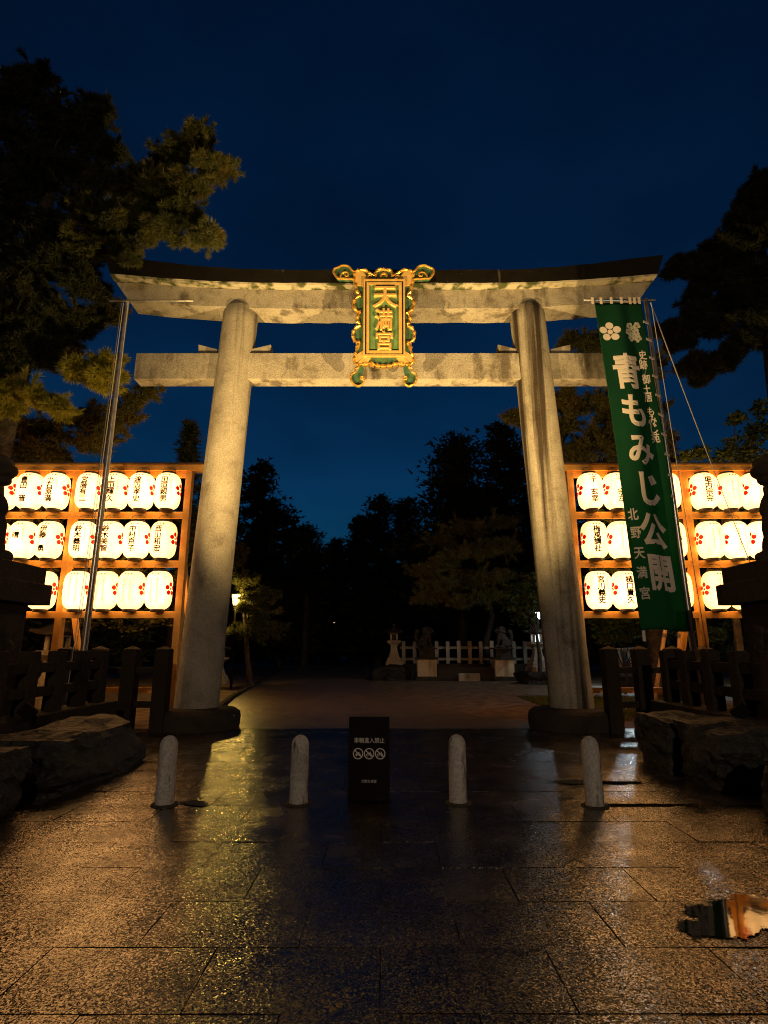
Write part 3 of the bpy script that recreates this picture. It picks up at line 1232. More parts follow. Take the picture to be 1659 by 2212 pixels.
crest = Flat()
for k in range(5):
    a = R(90 + 72 * k)
    crest.add(disc2(0.104 * math.cos(a), 0.02 + 0.104 * math.sin(a), 0.059, 0.055, 14))
crest.add(disc2(0, 0.02, 0.031, seg=10))
crest_me = [me_from('plum_crest', [on_lantern(R(s * 82))(*v) for v in crest.v], crest.f, M['red_ink']) for s in (-1, 1)]
topm = Flat()
for i, (dx, w) in enumerate(((-0.085, 0.05), (-0.01, 0.055), (0.075, 0.06))):
    topm.add(rect2(dx, 0.362, w, 0.012, 0.06)).add(rect2(dx + 0.005, 0.342, w * 0.8, 0.012, -0.05)).add(rect2(dx, 0.352, 0.014, 0.036))
topm_me = me_from('top_marks', [on_lantern(R(2))(*v) for v in topm.v], topm.f, M['faint_ink'])


def tiny_columns(seed, cols):
    r = random.Random(seed)
    fl = Flat()
    for x0, z1, z0, s in cols:
        z = z1
        while z > z0:
            h = s * r.uniform(0.8, 1.1)
            w = s * r.uniform(0.75, 1.1)
            fl.add(rect2(x0, z - h * 0.25, w, h * 0.22, r.uniform(-0.1, 0.2)))
            fl.add(rect2(x0, z - h * 0.65, w * 0.9, h * 0.22, r.uniform(-0.2, 0.1)))
            fl.add(rect2(x0 + r.uniform(-0.3, 0.3) * w, z - h * 0.45, w * 0.25, h * 0.8))
            z -= h * 1.12
    return me_from('small_writing', [on_lantern(R(2), 0.005)(*v) for v in fl.v], fl.f, M['faint_ink'])


two_cols = [[tiny_columns(k, [(-0.06, 0.24, -0.26, 0.036)]), tiny_columns(k + 20, [(0.075, 0.25, -0.25, 0.036)])] for k in range(3)]
side_col = [tiny_columns(k + 9, [(0.125, 0.28, -0.04, 0.03)]) for k in range(3)]
row_word = {0: 'top', 1: 'middle', 2: 'bottom'}
ORD = ['first', 'second', 'third', 'fourth', 'fifth', 'sixth', 'seventh', 'eighth']


def lantern(x, row, name, label, extra=None):
    z = ROWS[row]
    t = empty('paper_lantern', (x, LY, z), label, 'lantern', 'paper lanterns hung in three rows on the racks', rz=R(random.uniform(-6, 6)))
    t.rotation_euler.y = R(random.uniform(-0.8, 0.8))
    link('paper_body', paper_me, t)
    link('top_ring', top_me, t)
    link('bottom_ring', bot_me, t)
    link('hanger', wire_me, t)
    for m in crest_me:
        link('plum_crest', m, t)
    link('top_marks', topm_me, t)
    if name is None:
        for m in random.choice(two_cols):
            link('small_writing', m, t)
        return t
    n = len(name)
    fl = Flat()
    if n <= 4:
        slots = {3: [0.20, 0.0, -0.22], 4: [0.225, 0.075, -0.075, -0.235]}[n]
        size = {3: 0.175, 4: 0.165}[n]
    else:
        slots = [0.24, 0.12, 0.0, -0.12, -0.24][:n]
        size = 0.125
    for ch, zz in zip(name, slots):
        if ch == ' ':
            continue
        fl.add(place2(glyph(ch, 0.034), -0.01, zz, size, size))
    fl.build('name_writing', M['ink'], t, on_lantern(R(0), 0.006))
    if extra:
        link('small_writing', random.choice(side_col), t)
    return t


left_cols = [-5.17, -5.80, -6.42, -7.04, -7.84, -8.46, -9.09, -9.72]
left_names = [
    ['田垣親男', '渡辺孝史', '上田輝久', '宮階有二', '小石原満', '豊田 晋', None, None],
    ['西山和宏', '中村京子', '鈴木美智', '鈴木義明', '伊藤 勇', ' 晴  ', None, None],
    [None] * 8]
right_cols = [4.93, 5.54, 6.15, 6.76, 7.64, 8.24, 8.84, 9.45]
right_names = [
    ['千 玄室', '千 宗左', None, None, '堀内宗完', None, None, None],
    ['梅風講社', None, None, None, None, None, None, None],
    ['宮川義史', '樋口貴久', None, None, None, None, None, None]]
for side, cols, names in (('left', left_cols, left_names), ('right', right_cols, right_names)):
    for row in range(3):
        for i, x in enumerate(cols):
            nm = names[row][i]
            what = 'big black writing' if nm else 'thin small writing'
            lab = 'paper lantern with %s, %s row, %s rack, %s from torii' % (what, row_word[row], side, ORD[i])
            lantern(x, row, nm, lab, extra=(nm is not None and (i + row) % 2 == 0))

# ------------------------------------------------------------------ flag poles and banner
PY = 11.3


def flagpole(x_base, x_top, bar0, bar1, z_top, label, banner_side):
    t = empty('flagpole', (x_base, PY, 0), label, 'flagpole')
    dx = x_top - x_base
    mb = MB()
    mb.tube([(0, 0, 0), (dx * 0.5, 0, z_top / 2), (dx, 0, z_top)], [0.062, 0.056, 0.045], 14)
    mb.build('pole', M['steel'], t, smooth=True)
    mb = MB()
    mb.lathe([(0.15, 0), (0.15, 0.03), (0.085, 0.05), (0.085, 0.35), (0.065, 0.36)], 16)
    mb.build('base_sleeve', M['steel'], t, smooth=True)
    mb = MB()
    mb.tube([(bar0 - x_base, -0.07, z_top - 0.02), (bar1 - x_base, -0.07, z_top - 0.02)], 0.022, 8)
    mb.build('cross_bar', M['steel'], t, smooth=True)
    mb = MB()
    mb.lathe([(0.05, z_top), (0.055, z_top + 0.03), (0.03, z_top + 0.06), (0.005, z_top + 0.07)], 12, cx=dx)
    mb.build('cap', M['steel'], t, smooth=True)
    return t


zt = at(275, 652, PY).z
lp = flagpole(-5.76, -5.69, -6.05, at(420, 652, PY).x, zt, 'bare steel flagpole in front of the left lantern rack', 0)
mb = MB()
for k, (dx0, dx1) in enumerate(((-0.16, -0.07), (-0.10, -0.02), (0.14, 0.09))):
    pts_ = []
    for i in range(9):
        q = i / 8
        pts_.append((dx0 + (dx1 - dx0) * q + 0.07 * q + 0.02 * math.sin(q * 3.1), -0.10 - 0.02 * k, 0.5 + (zt - 0.6) * q))
    mb.tube(pts_, 0.007, 5)
mb.build('halyard', M['rope'], lp)

zt2 = at(1393, 650, PY).z
rp = flagpole(5.95, 5.80, at(1258, 650, PY).x, at(1412, 650, PY).x, zt2, 'steel flagpole holding the long green banner, right of the torii', 1)
mb = MB()
for k, (ex, ez, ey) in enumerate(((6.9, 4.6, 0.2), (7.0, 4.3, 0.25), (6.15, 0.6, -0.12))):
    a = Vector((-0.10 + 0.01 * k, -0.09, zt2 - 0.1))
    b = Vector((ex - 5.95 + (0.8 if k < 2 else 0), ey, ez - (2.6 if k < 2 else 0)))
    pts_ = [a.lerp(b, i / 8) - Vector((0, 0, 0.12 * math.sin(math.pi * i / 8))) for i in range(9)]
    mb.tube(pts_, 0.008, 5)
mb.build('guy_rope', M['rope'], rp)

# banner sheet, in metres: s across 0..1.04 (from its left edge), d down 0..H
BX0, BZ0 = at(1283, 656, PY - 0.1).x, at(1283, 656, PY - 0.1).z
BH = BZ0 - at(1390, 1362, PY - 0.1).z
BW = 1.02


def banner_pt(x, z, lift=0.0):
    """x: metres from the top left corner (sheared frame), z: metres down (positive)"""
    q = z / BH
    lean = 0.33 * q
    u = x / BW
    grow = 0.25 + 0.75 * min(1, q * 1.6)
    fold = 0.055 * math.exp(-((u - 0.68 - 0.05 * q) / 0.13) ** 2) * grow \
        - 0.035 * math.exp(-((u - 0.50 - 0.05 * q) / 0.14) ** 2) * grow \
        + 0.035 * math.sin(u * 9 + q * 2.2) * grow + 0.10 * q * u - 0.05 * math.sin(q * 5.0 + u) * grow
    return Vector((BX0 + lean + x * (1 + 0.03 * q), PY - 0.13 + fold - lift, BZ0 - z + 0.02 * math.sin(u * 6) * q))


ban = empty('green_banner', (BX0 + BW / 2, PY - 0.1, BZ0), 'long green banner with white writing hanging from the right flagpole', 'banner')
bo = ban.location.copy()
nx, nz = 40, 90
vs, fs = [], []
for j in range(nz + 1):
    for i in range(nx + 1):
        vs.append(banner_pt(BW * i / nx, BH * j / nz) - bo)
for j in range(nz):
    for i in range(nx):
        a = j * (nx + 1) + i
        fs.append((a, a + 1, a + nx + 2, a + nx + 1))
cl = link('cloth', me_from('cloth', vs, fs, M['cloth'], True), ban)
so = cl.modifiers.new('thickness', 'SOLIDIFY')
so.thickness = 0.003


def c2(x, y):
    """crop pixel on the banner -> banner metres (x from left edge in the sheared frame, z down)"""
    p = at((1320 + x / 2.212) * 0.864, (700 + y / 2.212) * 0.864, PY - 0.12)
    z = BZ0 - p.z
    q = z / BH
    return (p.x - BX0 - 0.33 * q) / (1 + 0.03 * q), z


def bfn(x, z, h=0.0):
    return banner_pt(x, z, 0.008 + h) - bo


def bchar(ch, x, y, w, h, name='large_character', off=0.03, mat=M['print']):
    cx, cz = c2(x, y)
    sx = c2(x + w / 2, y)[0] - c2(x - w / 2, y)[0]
    sz = c2(x, y + h / 2)[1] - c2(x, y - h / 2)[1]
    gl = glyph(ch, off)
    fl = Flat()
    fl.add(([(cx + gx * sx, cz - gz * sz, gh * 0.05) for gx, gz, gh in gl[0]], gl[1]))
    fl.build(name, mat, ban, bfn)


for ch, x, y, w, h in (('青', 546, 510, 160, 200), ('も', 588, 727, 160, 195), ('み', 625, 937, 160, 185), ('じ', 672, 1152, 165, 205),
                       ('公', 702, 1382, 165, 200), ('開', 750, 1615, 165, 215)):
    bchar(ch, x, y, w, h)
for ch, x, y, w in (('史', 634, 415, 42), ('跡', 638, 467, 44), ('御', 655, 547, 44), ('土', 660, 602, 42), ('居', 668, 645, 42),
                    ('も', 682, 722, 42), ('み', 692, 768, 46), ('じ', 700, 815, 50), ('苑', 712, 868, 44),
                    ('北', 583, 1297, 56), ('野', 600, 1397, 56), ('天', 620, 1510, 58), ('満', 636, 1620, 56), ('宮', 653, 1735, 58)):
    bchar(ch, x, y, w, w * 1.25, 'small_character', 0.02)
fl = Flat()
pc = c2(453, 290)
k_ = c2(453 + 58, 290)[0] - pc[0]
for k in range(5):
    a = R(90 + 72 * k)
    fl.add(disc2(pc[0] + k_ * 0.66 * math.cos(a), pc[1] - k_ * 0.66 * math.sin(a), k_ * 0.365, k_ * 0.36, 20))
fl.add(disc2(pc[0], pc[1], k_ * 0.26, seg=16))
fl.build('plum_crest', M['print'], ban, bfn)
fl = Flat()
r_ = random.Random(4)
for gx, gy in ((560, 258), (600, 255), (555, 290), (598, 290), (572, 322), (608, 325), (580, 275), (585, 308)):
    for k in range(5):
        a = R(72 * k + r_.uniform(0, 40))
        c_ = c2(gx + 12 * math.cos(a), gy + 12 * math.sin(a))
        fl.add(disc2(c_[0], c_[1], 0.036, 0.04, 8))
fl.build('blossom_crest', M['print_grey'], ban, lambda x, z, h: banner_pt(x, z, 0.010 + 0.004 * (math.sin(x * 90) * math.cos(z * 90))) - bo)
for x in (357, 405, 460, 515, 565, 590, 615):
    c_ = c2(x, 135)
    p0 = banner_pt(c_[0], -0.0) - bo
    MB().box(p0.x - 0.028, p0.x + 0.028, p0.y - 0.012, p0.y - 0.008, p0.z - 0.03, p0.z + 0.13).build('top_loop', M['print'], ban)
for y in (235, 330, 432, 532, 636, 742, 850, 960, 1075, 1190, 1305, 1420):
    z = c2(650, y)[1]
    p0 = banner_pt(BW, z) - bo
    MB().bar((p0.x - 0.03, p0.y - 0.01, p0.z + 0.01), (p0.x + 0.10 - 0.05 * z / BH, p0.y + 0.02, p0.z - 0.02), 0.006, 0.05).build('side_loop', M['print'], ban)
p0 = banner_pt(0.02, BH) - bo
MB().box(p0.x - 0.01, p0.x + 0.05, p0.y - 0.006, p0.y, p0.z - 0.2, p0.z).build('tail_tag', M['print'], ban)

# ------------------------------------------------------------------ bollards and sign board
mb = MB()
pr = [(0.098, -0.04), (0.098, 0.0)] + [(0.097 - 0.004 * i / 6, 0.58 * i / 6) for i in range(1, 7)]
pr += [(0.093 * math.cos(R(a)), 0.58 + 0.105 * math.sin(R(a))) for a in (15, 30, 45, 60, 75, 87)]
mb.lathe(pr, 28)
bol_me = me_from('post', mb.v, mb.f, M['bollard'], True)
mb = MB()
mb.lathe([(0.14, -0.02), (0.14, 0.008), (0.10, 0.013)], 28)
col_me = me_from('collar', mb.v, mb.f, M['stone'], True)
for (x, y), lab in zip(((-2.31, 6.58), (-0.905, 6.62), (0.79, 6.65), (2.2, 6.53)),
                       ('leftmost grey round-topped stone bollard, standing alone by the left rocks',
                        'grey round-topped stone bollard next to the black sign, on its left',
                        'grey round-topped stone bollard next to the black sign, on its right',
                        'rightmost grey round-topped stone bollard, standing alone by the right rocks')):
    t = empty('bollard', (x, y, 0), lab, 'bollard', 'stone bollards across the path', rz=random.uniform(0, 6))
    t.rotation_euler.y = R(random.uniform(-0.8, 0.8))
    link('post', bol_me, t)
    link('collar', col_me, t)

sg = empty('sign_board', (-0.165, 6.74, 0), 'black folding sign board standing between the two middle bollards', 'sign', rz=R(-2))
lean = R(5.5)
SW, SH = 0.45, 0.84
fp = MB().box(-SW / 2, SW / 2, -0.012, 0.012, 0.0, SH, 0.003).build('front_panel', M['sign_black'], sg, rot=(-lean, 0, 0), loc=(0, -0.05, 0.012))
MB().box(-SW / 2, SW / 2, -0.012, 0.012, 0.0, SH, 0.003).build('rear_panel', M['sign_black'], sg, rot=(lean, 0, 0), loc=(0, 0.15, 0.012))
fl = Flat()
for i, ch in enumerate('車輌進入禁止'):
    fl.add(place2(glyph(ch, 0.008), -0.138 + 0.0565 * i, 0.60, 0.056, 0.06))
fl.build('headline', M['sign_ink'], fp, lambda x, z, h: (x, -0.0145 - h, z))
fl = Flat()
for i, ch in enumerate('北野天満宮'):
    fl.add(place2(glyph(ch, 0.006), -0.064 + 0.034 * i, 0.19, 0.032))
fl.build('small_lettering', M['sign_ink'], fp, lambda x, z, h: (x, -0.0145 - h, z))
for i in range(3):
    cx = -0.118 + 0.121 * i
    fl = Flat()
    fl.add(ring2(cx, 0.465, 0.047, 0.057))
    fl.add(rect2(cx, 0.465, 0.10, 0.010, R(-42)))
    if i == 0:
        fl.add(rect2(cx, 0.457, 0.055, 0.014)).add(rect2(cx - 0.002, 0.472, 0.034, 0.014)).add(disc2(cx - 0.017, 0.447, 0.008)).add(disc2(cx + 0.017, 0.447, 0.008))
    else:
        fl.add(ring2(cx - 0.02, 0.452, 0.009, 0.014, 12)).add(ring2(cx + 0.02, 0.452, 0.009, 0.014, 12))
        fl.add(rect2(cx, 0.467, 0.036, 0.008 + 0.006 * (2 - i), 0.3)).add(rect2(cx + 0.014, 0.472, 0.007, 0.03, 0.4))
    fl.build('prohibition_icon', M['sign_ink'], fp, lambda x, z, h: (x, -0.0145 - h, z))

# ------------------------------------------------------------------ stone fences, rocks, guardian statues
def post_mesh(w, h, cap):
    mb = MB()
    i = 0.012
    a = w / 2
    vs = []
    lv = [(a, -0.05), (a, h - i), (a - i, h)]
    for r_, z in lv:
        vs += [(-r_, -r_, z), (r_, -r_, z), (r_, r_, z), (-r_, r_, z)]
    fs = []
    for k in (0, 4):
        fs += [(k + j, k + (j + 1) % 4, k + 4 + (j + 1) % 4, k + 4 + j) for j in range(4)]
    if cap:
        vs.append((0, 0, h + cap))
        fs += [(8, 9, 12), (9, 10, 12), (10, 11, 12), (11, 8, 12)]
    else:
        fs.append((8, 9, 10, 11))
    return me_from('post', vs, fs, M['fence_stone'])


cap_post = post_mesh(0.27, 1.585, 0.06)
flat_post = post_mesh(0.20, 0.88, 0.0)
for s, nm, xs_ in ((-1, 'left', (-4.42, -5.07, -5.72, -6.37)), (1, 'right', (4.52, 5.15, 5.80, 6.45))):
    t = empty('stone_fence', (xs_[0], 11.9, 0), 'low brown stone fence with pointed posts beside the %s torii pillar' % nm, 'fence')
    for x in xs_:
        link('post', cap_post, t, (x - xs_[0], 0, 0), (0, 0, R(random.uniform(-2, 2))))
    for z in (1.17, 0.52):
        for a, b in zip(xs_[:-1], xs_[1:]):
            a, b = min(a, b), max(a, b)
            MB().box(a + 0.138 - xs_[0], b - 0.138 - xs_[0], -0.06, 0.06, z - 0.06, z + 0.06, 0.006).build('rail', M['fence_stone'], t)
    # side fence round the statue, standing on a sill
    X = 5.08 * s
    t = empty('stone_fence', (X, 9.0, 0), 'dark stone fence on a sill before the %s guardian statue' % nm, 'fence')
    ys = [10.62, 9.95, 9.22, 8.5, 7.78, 7.06, 6.34]
    for y in ys:
        link('post', flat_post, t, (0, y - 9.0, 0.68), (0, 0, R(random.uniform(-2, 2))))
    for z in (1.32, 0.98):
        for a, b in zip(ys[1:], ys[:-1]):
            MB().box(-0.055, 0.055, a + 0.103 - 9, b - 0.103 - 9, z - 0.07, z + 0.07, 0.006).build('rail', M['fence_stone'], t)
    for k in range(4):
        y0 = 10.95 - 1.25 * k
        MB().box(-0.24, 0.24, y0 - 1.245 - 9, y0 - 9, 0.40, 0.68 + random.uniform(-0.006, 0.006), 0.012).build('sill_block', M['fence_stone'], t)
        MB().box(-0.21, 0.21, y0 - 1.24 - 9, y0 - 9, -0.05, 0.398, 0.012).build('foundation_block', M['stone'], t)


def boulder(loc, size, seed, label):
    bm = bmesh.new()
    bmesh.ops.create_cube(bm, size=2.0)
    bmesh.ops.subdivide_edges(bm, edges=bm.edges[:], cuts=11, use_grid_fill=True)
    o3 = Vector((seed * 7.3, seed * 3.1, seed * 1.7))
    for v in bm.verts:
        p = v.co.copy()
        n = p.normalized()
        q = p.lerp(n * 1.25, 0.42)
        f = 1 + 0.16 * mnoise.noise(n * 1.3 + o3) + 0.07 * mnoise.noise(n * 3.7 + o3) + 0.035 * mnoise.noise(n * 9 + o3)
        # chisel facets
        c = mnoise.cell(n * 2.2 + o3)
        f += 0.05 * (c - 0.5)
        v.co = Vector((q.x * size[0], q.y * size[1], q.z * size[2])) * f
    me = bpy.data.meshes.new('boulder')
    bm.to_mesh(me)
    bm.free()
    me.materials.append(M['rock'])
    return tag(link('boulder', me, None, loc), label, 'rock', 'rocks edging the statue plots')


boulder((-4.10, 7.95, 0.24), (0.58, 1.12, 0.40), 1, 'long dark rough boulder before the left stone fence, nearest the torii')
boulder((-4.16, 5.62, 0.24), (0.54, 0.86, 0.42), 2, 'dark rough boulder at the left edge of the picture, before the long one')
boulder((4.28, 8.6, 0.25), (0.56, 0.50, 0.42), 4, 'dark boulder at the right, nearest the torii base')
boulder((4.45, 7.62, 0.28), (0.62, 0.50, 0.40), 5, 'dark boulder at the right, second from the torii base')
boulder((4.40, 5.62, 0.25), (0.60, 0.74, 0.42), 6, 'dark boulder at the right edge, third from the torii base')


def blob_mesh(name, blobs, voxel, mat, bumpy=0.02):
    """union of ellipsoids -> one continuous surface"""
    bm = bmesh.new()
    for c_, r_ in blobs:
        mtx = Matrix.Translation(Vector(c_)) @ Matrix.Diagonal((*r_, 1.0))
        bmesh.ops.create_icosphere(bm, subdivisions=3, radius=1.0, matrix=mtx)
    me = bpy.data.meshes.new(name)
    bm.to_mesh(me)
    bm.free()
    o = bpy.data.objects.new(name, me)
    C.objects.link(o)
    rm = o.modifiers.new('r', 'REMESH')
    rm.mode = 'VOXEL'
    rm.voxel_size = voxel
    sm = o.modifiers.new('s', 'SMOOTH')
    sm.factor = 0.5
    sm.iterations = 3
    dg = bpy.context.evaluated_depsgraph_get()
    out = bpy.data.meshes.new_from_object(o.evaluated_get(dg))
    out.name = name
    bpy.data.objects.remove(o)
    for v in out.vertices:
        v.co += v.normal * bumpy * mnoise.noise(v.co * 6)
    out.materials.clear()
    out.materials.append(mat)
    out.polygons.foreach_set('use_smooth', [True] * len(out.polygons))
    return out


# a seated guardian lion-dog facing +x, about 1.9 m tall
bl = [((-0.42, 0, 0.34), (0.42, 0.36, 0.36)), ((-0.28, 0, 0.62), (0.36, 0.31, 0.36)), ((-0.05, 0, 0.88), (0.36, 0.30, 0.38)),
      ((0.10, 0, 1.12), (0.30, 0.29, 0.34)), ((0.02, 0, 1.42), (0.36, 0.36, 0.34)), ((0.28, 0, 1.50), (0.27, 0.26, 0.25)),
      ((0.50, 0, 1.43), (0.17, 0.19, 0.13)), ((0.46, 0, 1.28), (0.15, 0.15, 0.07)), ((0.36, 0.13, 1.63), (0.09, 0.08, 0.07)),
      ((0.36, -0.13, 1.63), (0.09, 0.08, 0.07)), ((0.10, 0.24, 1.72), (0.09, 0.07, 0.12)), ((0.10, -0.24, 1.72), (0.09, 0.07, 0.12))]
for sg_ in (-1, 1):
    bl += [((0.26, 0.17 * sg_, 0.88), (0.15, 0.13, 0.26)), ((0.33, 0.18 * sg_, 0.56), (0.115, 0.11, 0.28)), ((0.38, 0.18 * sg_, 0.25), (0.10, 0.10, 0.24)),
           ((0.48, 0.18 * sg_, 0.10), (0.20, 0.13, 0.11)),
           ((-0.22, 0.32 * sg_, 0.36), (0.32, 0.15, 0.30)), ((0.02, 0.33 * sg_, 0.12), (0.26, 0.12, 0.12)), ((0.20, 0.33 * sg_, 0.08), (0.14, 0.12, 0.09))]
    for k in range(5):
        a = R(200 - 38 * k)
        bl.append(((0.02 + 0.30 * math.cos(a) * 0.9, 0.26 * sg_, 1.42 + 0.32 * math.sin(a)), (0.11, 0.12, 0.11)))
for k in range(6):
    q = k / 5
    bl.append(((-0.78 - 0.08 * math.sin(q * 3), 0, 0.45 + 0.95 * q), (0.13 + 0.05 * math.sin(q * 3.1), 0.15, 0.15)))
bl += [((-0.62, 0, 0.4), (0.2, 0.15, 0.15)), ((-0.70, 0, 1.38), (0.14, 0.13, 0.2))]
lion_me = blob_mesh('body', bl, 0.028, M['stone'], 0.03)


def pedestal_blocks(t, w, d, hs, mats, names):
    """stacked stone blocks; hs: list of (height, overhang)"""
    z = 0.0
    for i, (h, ov) in enumerate(hs):
        MB().box(-w / 2 - ov, w / 2 + ov, -d / 2 - ov, d / 2 + ov, z + (0.003 if i else -0.05), z + h, 0.015).build(names[i], mats[i], t)
        z += h
    return z


for s, nm in ((-1, 'left'), (1, 'right')):
    t = empty('statue_pedestal', (6.55 * s, 7.9, 0), 'tall dark stacked stone pedestal under the %s guardian statue' % nm, 'pedestal')
    zt_ = pedestal_blocks(t, 2.1, 2.1, [(0.55, 0.22), (0.45, 0.12), (1.25, 0.0), (0.32, 0.22), (0.26, 0.14)], [M['stone']] * 5,
                          ['base_block', 'lower_block', 'panel_block', 'cap_block', 'plinth'])
    for yy in (-0.5, 0.5):     # carved relief panels on the inner face
        MB().box(-s * 1.05 - (0.025), -s * 1.05 + 0.025, yy - 0.40, yy + 0.40, 1.12, 2.10, 0.02).build('relief_panel', M['stone'], t)
        fl = blob_mesh('relief', [((0, 0.22 * math.cos(a * 1.1), 0.26 * math.sin(a * 1.3)), (0.03, 0.10, 0.10)) for a in range(7)], 0.03, M['stone'], 0.01)
        link('relief', fl, t, (-s * 1.085, yy, 1.6))
    st = empty('guardian_statue', (6.27 * s, 8.55, zt_), 'stone guardian lion-dog sitting on the %s pedestal, facing the path' % nm, 'statue')
    st.scale = (0.98, 0.98, 0.98)
    st.rotation_euler.z = R(180) if s > 0 else 0.0
    link('body', lion_me, st)
    st.rotation_euler.z += R(-18 if s < 0 else 18)

# ------------------------------------------------------------------ flood lamps that light the gate (low, beside the rocks)
for s, nm in ((-1, 'left'), (1, 'right')):
    t = empty('flood_lamp', (4.70 * s, 8.15, 0), 'small flood lamp on a short stand beside the %s rocks' % nm, 'lamp')
    MB().box(-0.16, 0.16, -0.16, 0.16, -0.06, 0.04, 0.01).build('foot', M['iron'], t)
    mb = MB()
    mb.tube([(0, 0, 0.03), (0, 0, 0.72)], 0.025, 8)
    mb.build('stand', M['iron'], t)
    src = Vector((4.70 * s, 8.15, 0.88))
    d = (Vector((-2.5 * s, 12.3, 11.0)) - src).normalized()
    hb = MB()
    hb.bar(src - t.location - d * 0.22, src - t.location - d * 0.06, 0.26, 0.20)
    hb.build('housing', M['iron'], t)
    ld = bpy.data.lights.new('flood_lamp_light', 'SPOT')
    ld.energy = 7400
    ld.color = (1.0, 0.64, 0.22)
    ld.spot_size = R(84)
    ld.spot_blend = 0.85
    ld.shadow_soft_size = 0.08
    lo = bpy.data.objects.new('flood_lamp_light', ld)
    C.objects.link(lo)
    lo.location = src
    lo.rotation_euler = d.to_track_quat('-Z', 'Y').to_euler()

# ------------------------------------------------------------------ far stone lanterns, statues, fence
def stone_lantern(loc, h, label, lit=False, rz=0.0):
    t = empty('stone_lantern', loc, label, 'stone lantern', rz=rz)
    k = h / 2.6
    sq = R(45)

    def part(name, prof, mat=M['pale_stone'], seg=4, rot=sq):
        mb = MB()
        mb.lathe([(r_ * k * (1.414 if seg == 4 else 1), z * k) for r_, z in prof], seg, rot)
        return mb.build(name, mat, t)
    part('base', [(0.55, -0.1), (0.55, 0.18), (0.46, 0.22), (0.46, 0.36), (0.38, 0.42)])
    part('shaft', [(0.36, 0.423), (0.31, 0.6), (0.23, 0.85), (0.20, 1.05), (0.24, 1.22), (0.30, 1.30)])
    part('platform', [(0.34, 1.303), (0.47, 1.40), (0.47, 1.50), (0.38, 1.53)])
    # fire box: four corner posts and a core
    mb = MB()
    for i in (-1, 1):
        for j in (-1, 1):
            mb.box(k * (i * 0.2 - 0.05), k * (i * 0.2 + 0.05), k * (j * 0.2 - 0.05), k * (j * 0.2 + 0.05), k * 1.533, k * 1.92)
    mb.box(-k * 0.26, k * 0.26, -k * 0.26, k * 0.26, k * 1.923, k * 1.97)
    mb.build('fire_box', M['pale_stone'], t)
    MB().box(-k * 0.13, k * 0.13, -k * 0.13, k * 0.13, k * 1.535, k * 1.92).build('fire_box_screen', M['glow_white'] if lit else M['stone'], t)
    # roof with lifted corners
    vs, fs = [], []
    n = 5
    lv = [(0.62, 1.98, 0.10), (0.60, 2.04, 0.11), (0.40, 2.13, 0.03), (0.2, 2.26, 0.0), (0.12, 2.34, 0.0)]
    for r_, z, up in lv:
        for e in range(4):
            a = Vector((math.cos(sq + e * math.pi / 2), math.sin(sq + e * math.pi / 2))) * r_ * 1.3
            b = Vector((math.cos(sq + (e + 1) * math.pi / 2), math.sin(sq + (e + 1) * math.pi / 2))) * r_ * 1.3
            for i in range(n):
                p = a.lerp(b, i / n)
                c = abs(i / n - 0.5) * 2
                vs.append((p.x * k, p.y * k, (z + up * c * c) * k))
    m = 4 * n
    for i in range(len(lv) - 1):
        fs += [(i * m + j, i * m + (j + 1) % m, (i + 1) * m + (j + 1) % m, (i + 1) * m + j) for j in range(m)]
    fs += [tuple(range(m - 1, -1, -1)), tuple(range((len(lv) - 1) * m, len(lv) * m))]
    mb = MB()
    mb.add(vs, fs)
    mb.build('roof', M['stone'], t)
    part('finial', [(0.10, 2.343), (0.15, 2.40), (0.09, 2.43), (0.13, 2.50), (0.10, 2.58), (0.02, 2.66)], M['stone'], 12, 0)
    return t


M['glow_white'] = mat_emit('lit_screen', (0.8, 0.95, 1.0), 2.2)
gy = 31.5
stone_lantern((0.55, 32.4, 0.75), 2.15, 'stone lantern on a rocky mound at the bend of the path')
stone_lantern((at(1162, 1440, 29).x, 29, 0.55), 2.3, 'stone lantern with a lit screen just left of the right torii pillar', True, 0.1)
stone_lantern((-7.9, 28.5, 0.0), 2.0, 'pale stone lantern just right of the left torii pillar, in the distance')
stone_lantern((-9.7, 17.5, 0.0), 2.6, 'pale stone lantern seen under the left lantern rack')
boulder((0.3, 32.1, 0.15), (1.0, 0.8, 0.55), 11, 'low rocky mound under the stone lantern at the bend')
boulder((7.9, 28.8, 0.1), (1.3, 1.0, 0.42), 12, 'low mound under the stone lantern by the right pillar')

for x, nm, sgn in ((2.25, 'left', 1), (6.3, 'right', -1)):
    t = empty('far_pedestal', (x, gy, 0), 'pale square stone pedestal of the small %s statue beyond the gate' % nm, 'pedestal')
    pedestal_blocks(t, 1.0, 1.0, [(0.16, 0.1), (0.86, 0.0), (0.10, 0.10), (0.42, -0.10), (0.08, 0.04)], [M['stone'], M['lantern_lit_stone'], M['stone'], M['stone'], M['stone']],
                    ['base_block', 'panel_block', 'cap_block', 'rock_block', 'plinth'])
    st = empty('far_statue', (x, gy, 1.62), 'small stone guardian statue on the %s pale pedestal beyond the gate' % nm, 'statue', rz=0.0 if sgn > 0 else R(180))
    st.scale = (0.62, 0.62, 0.62)
    link('body', lion_me, st)

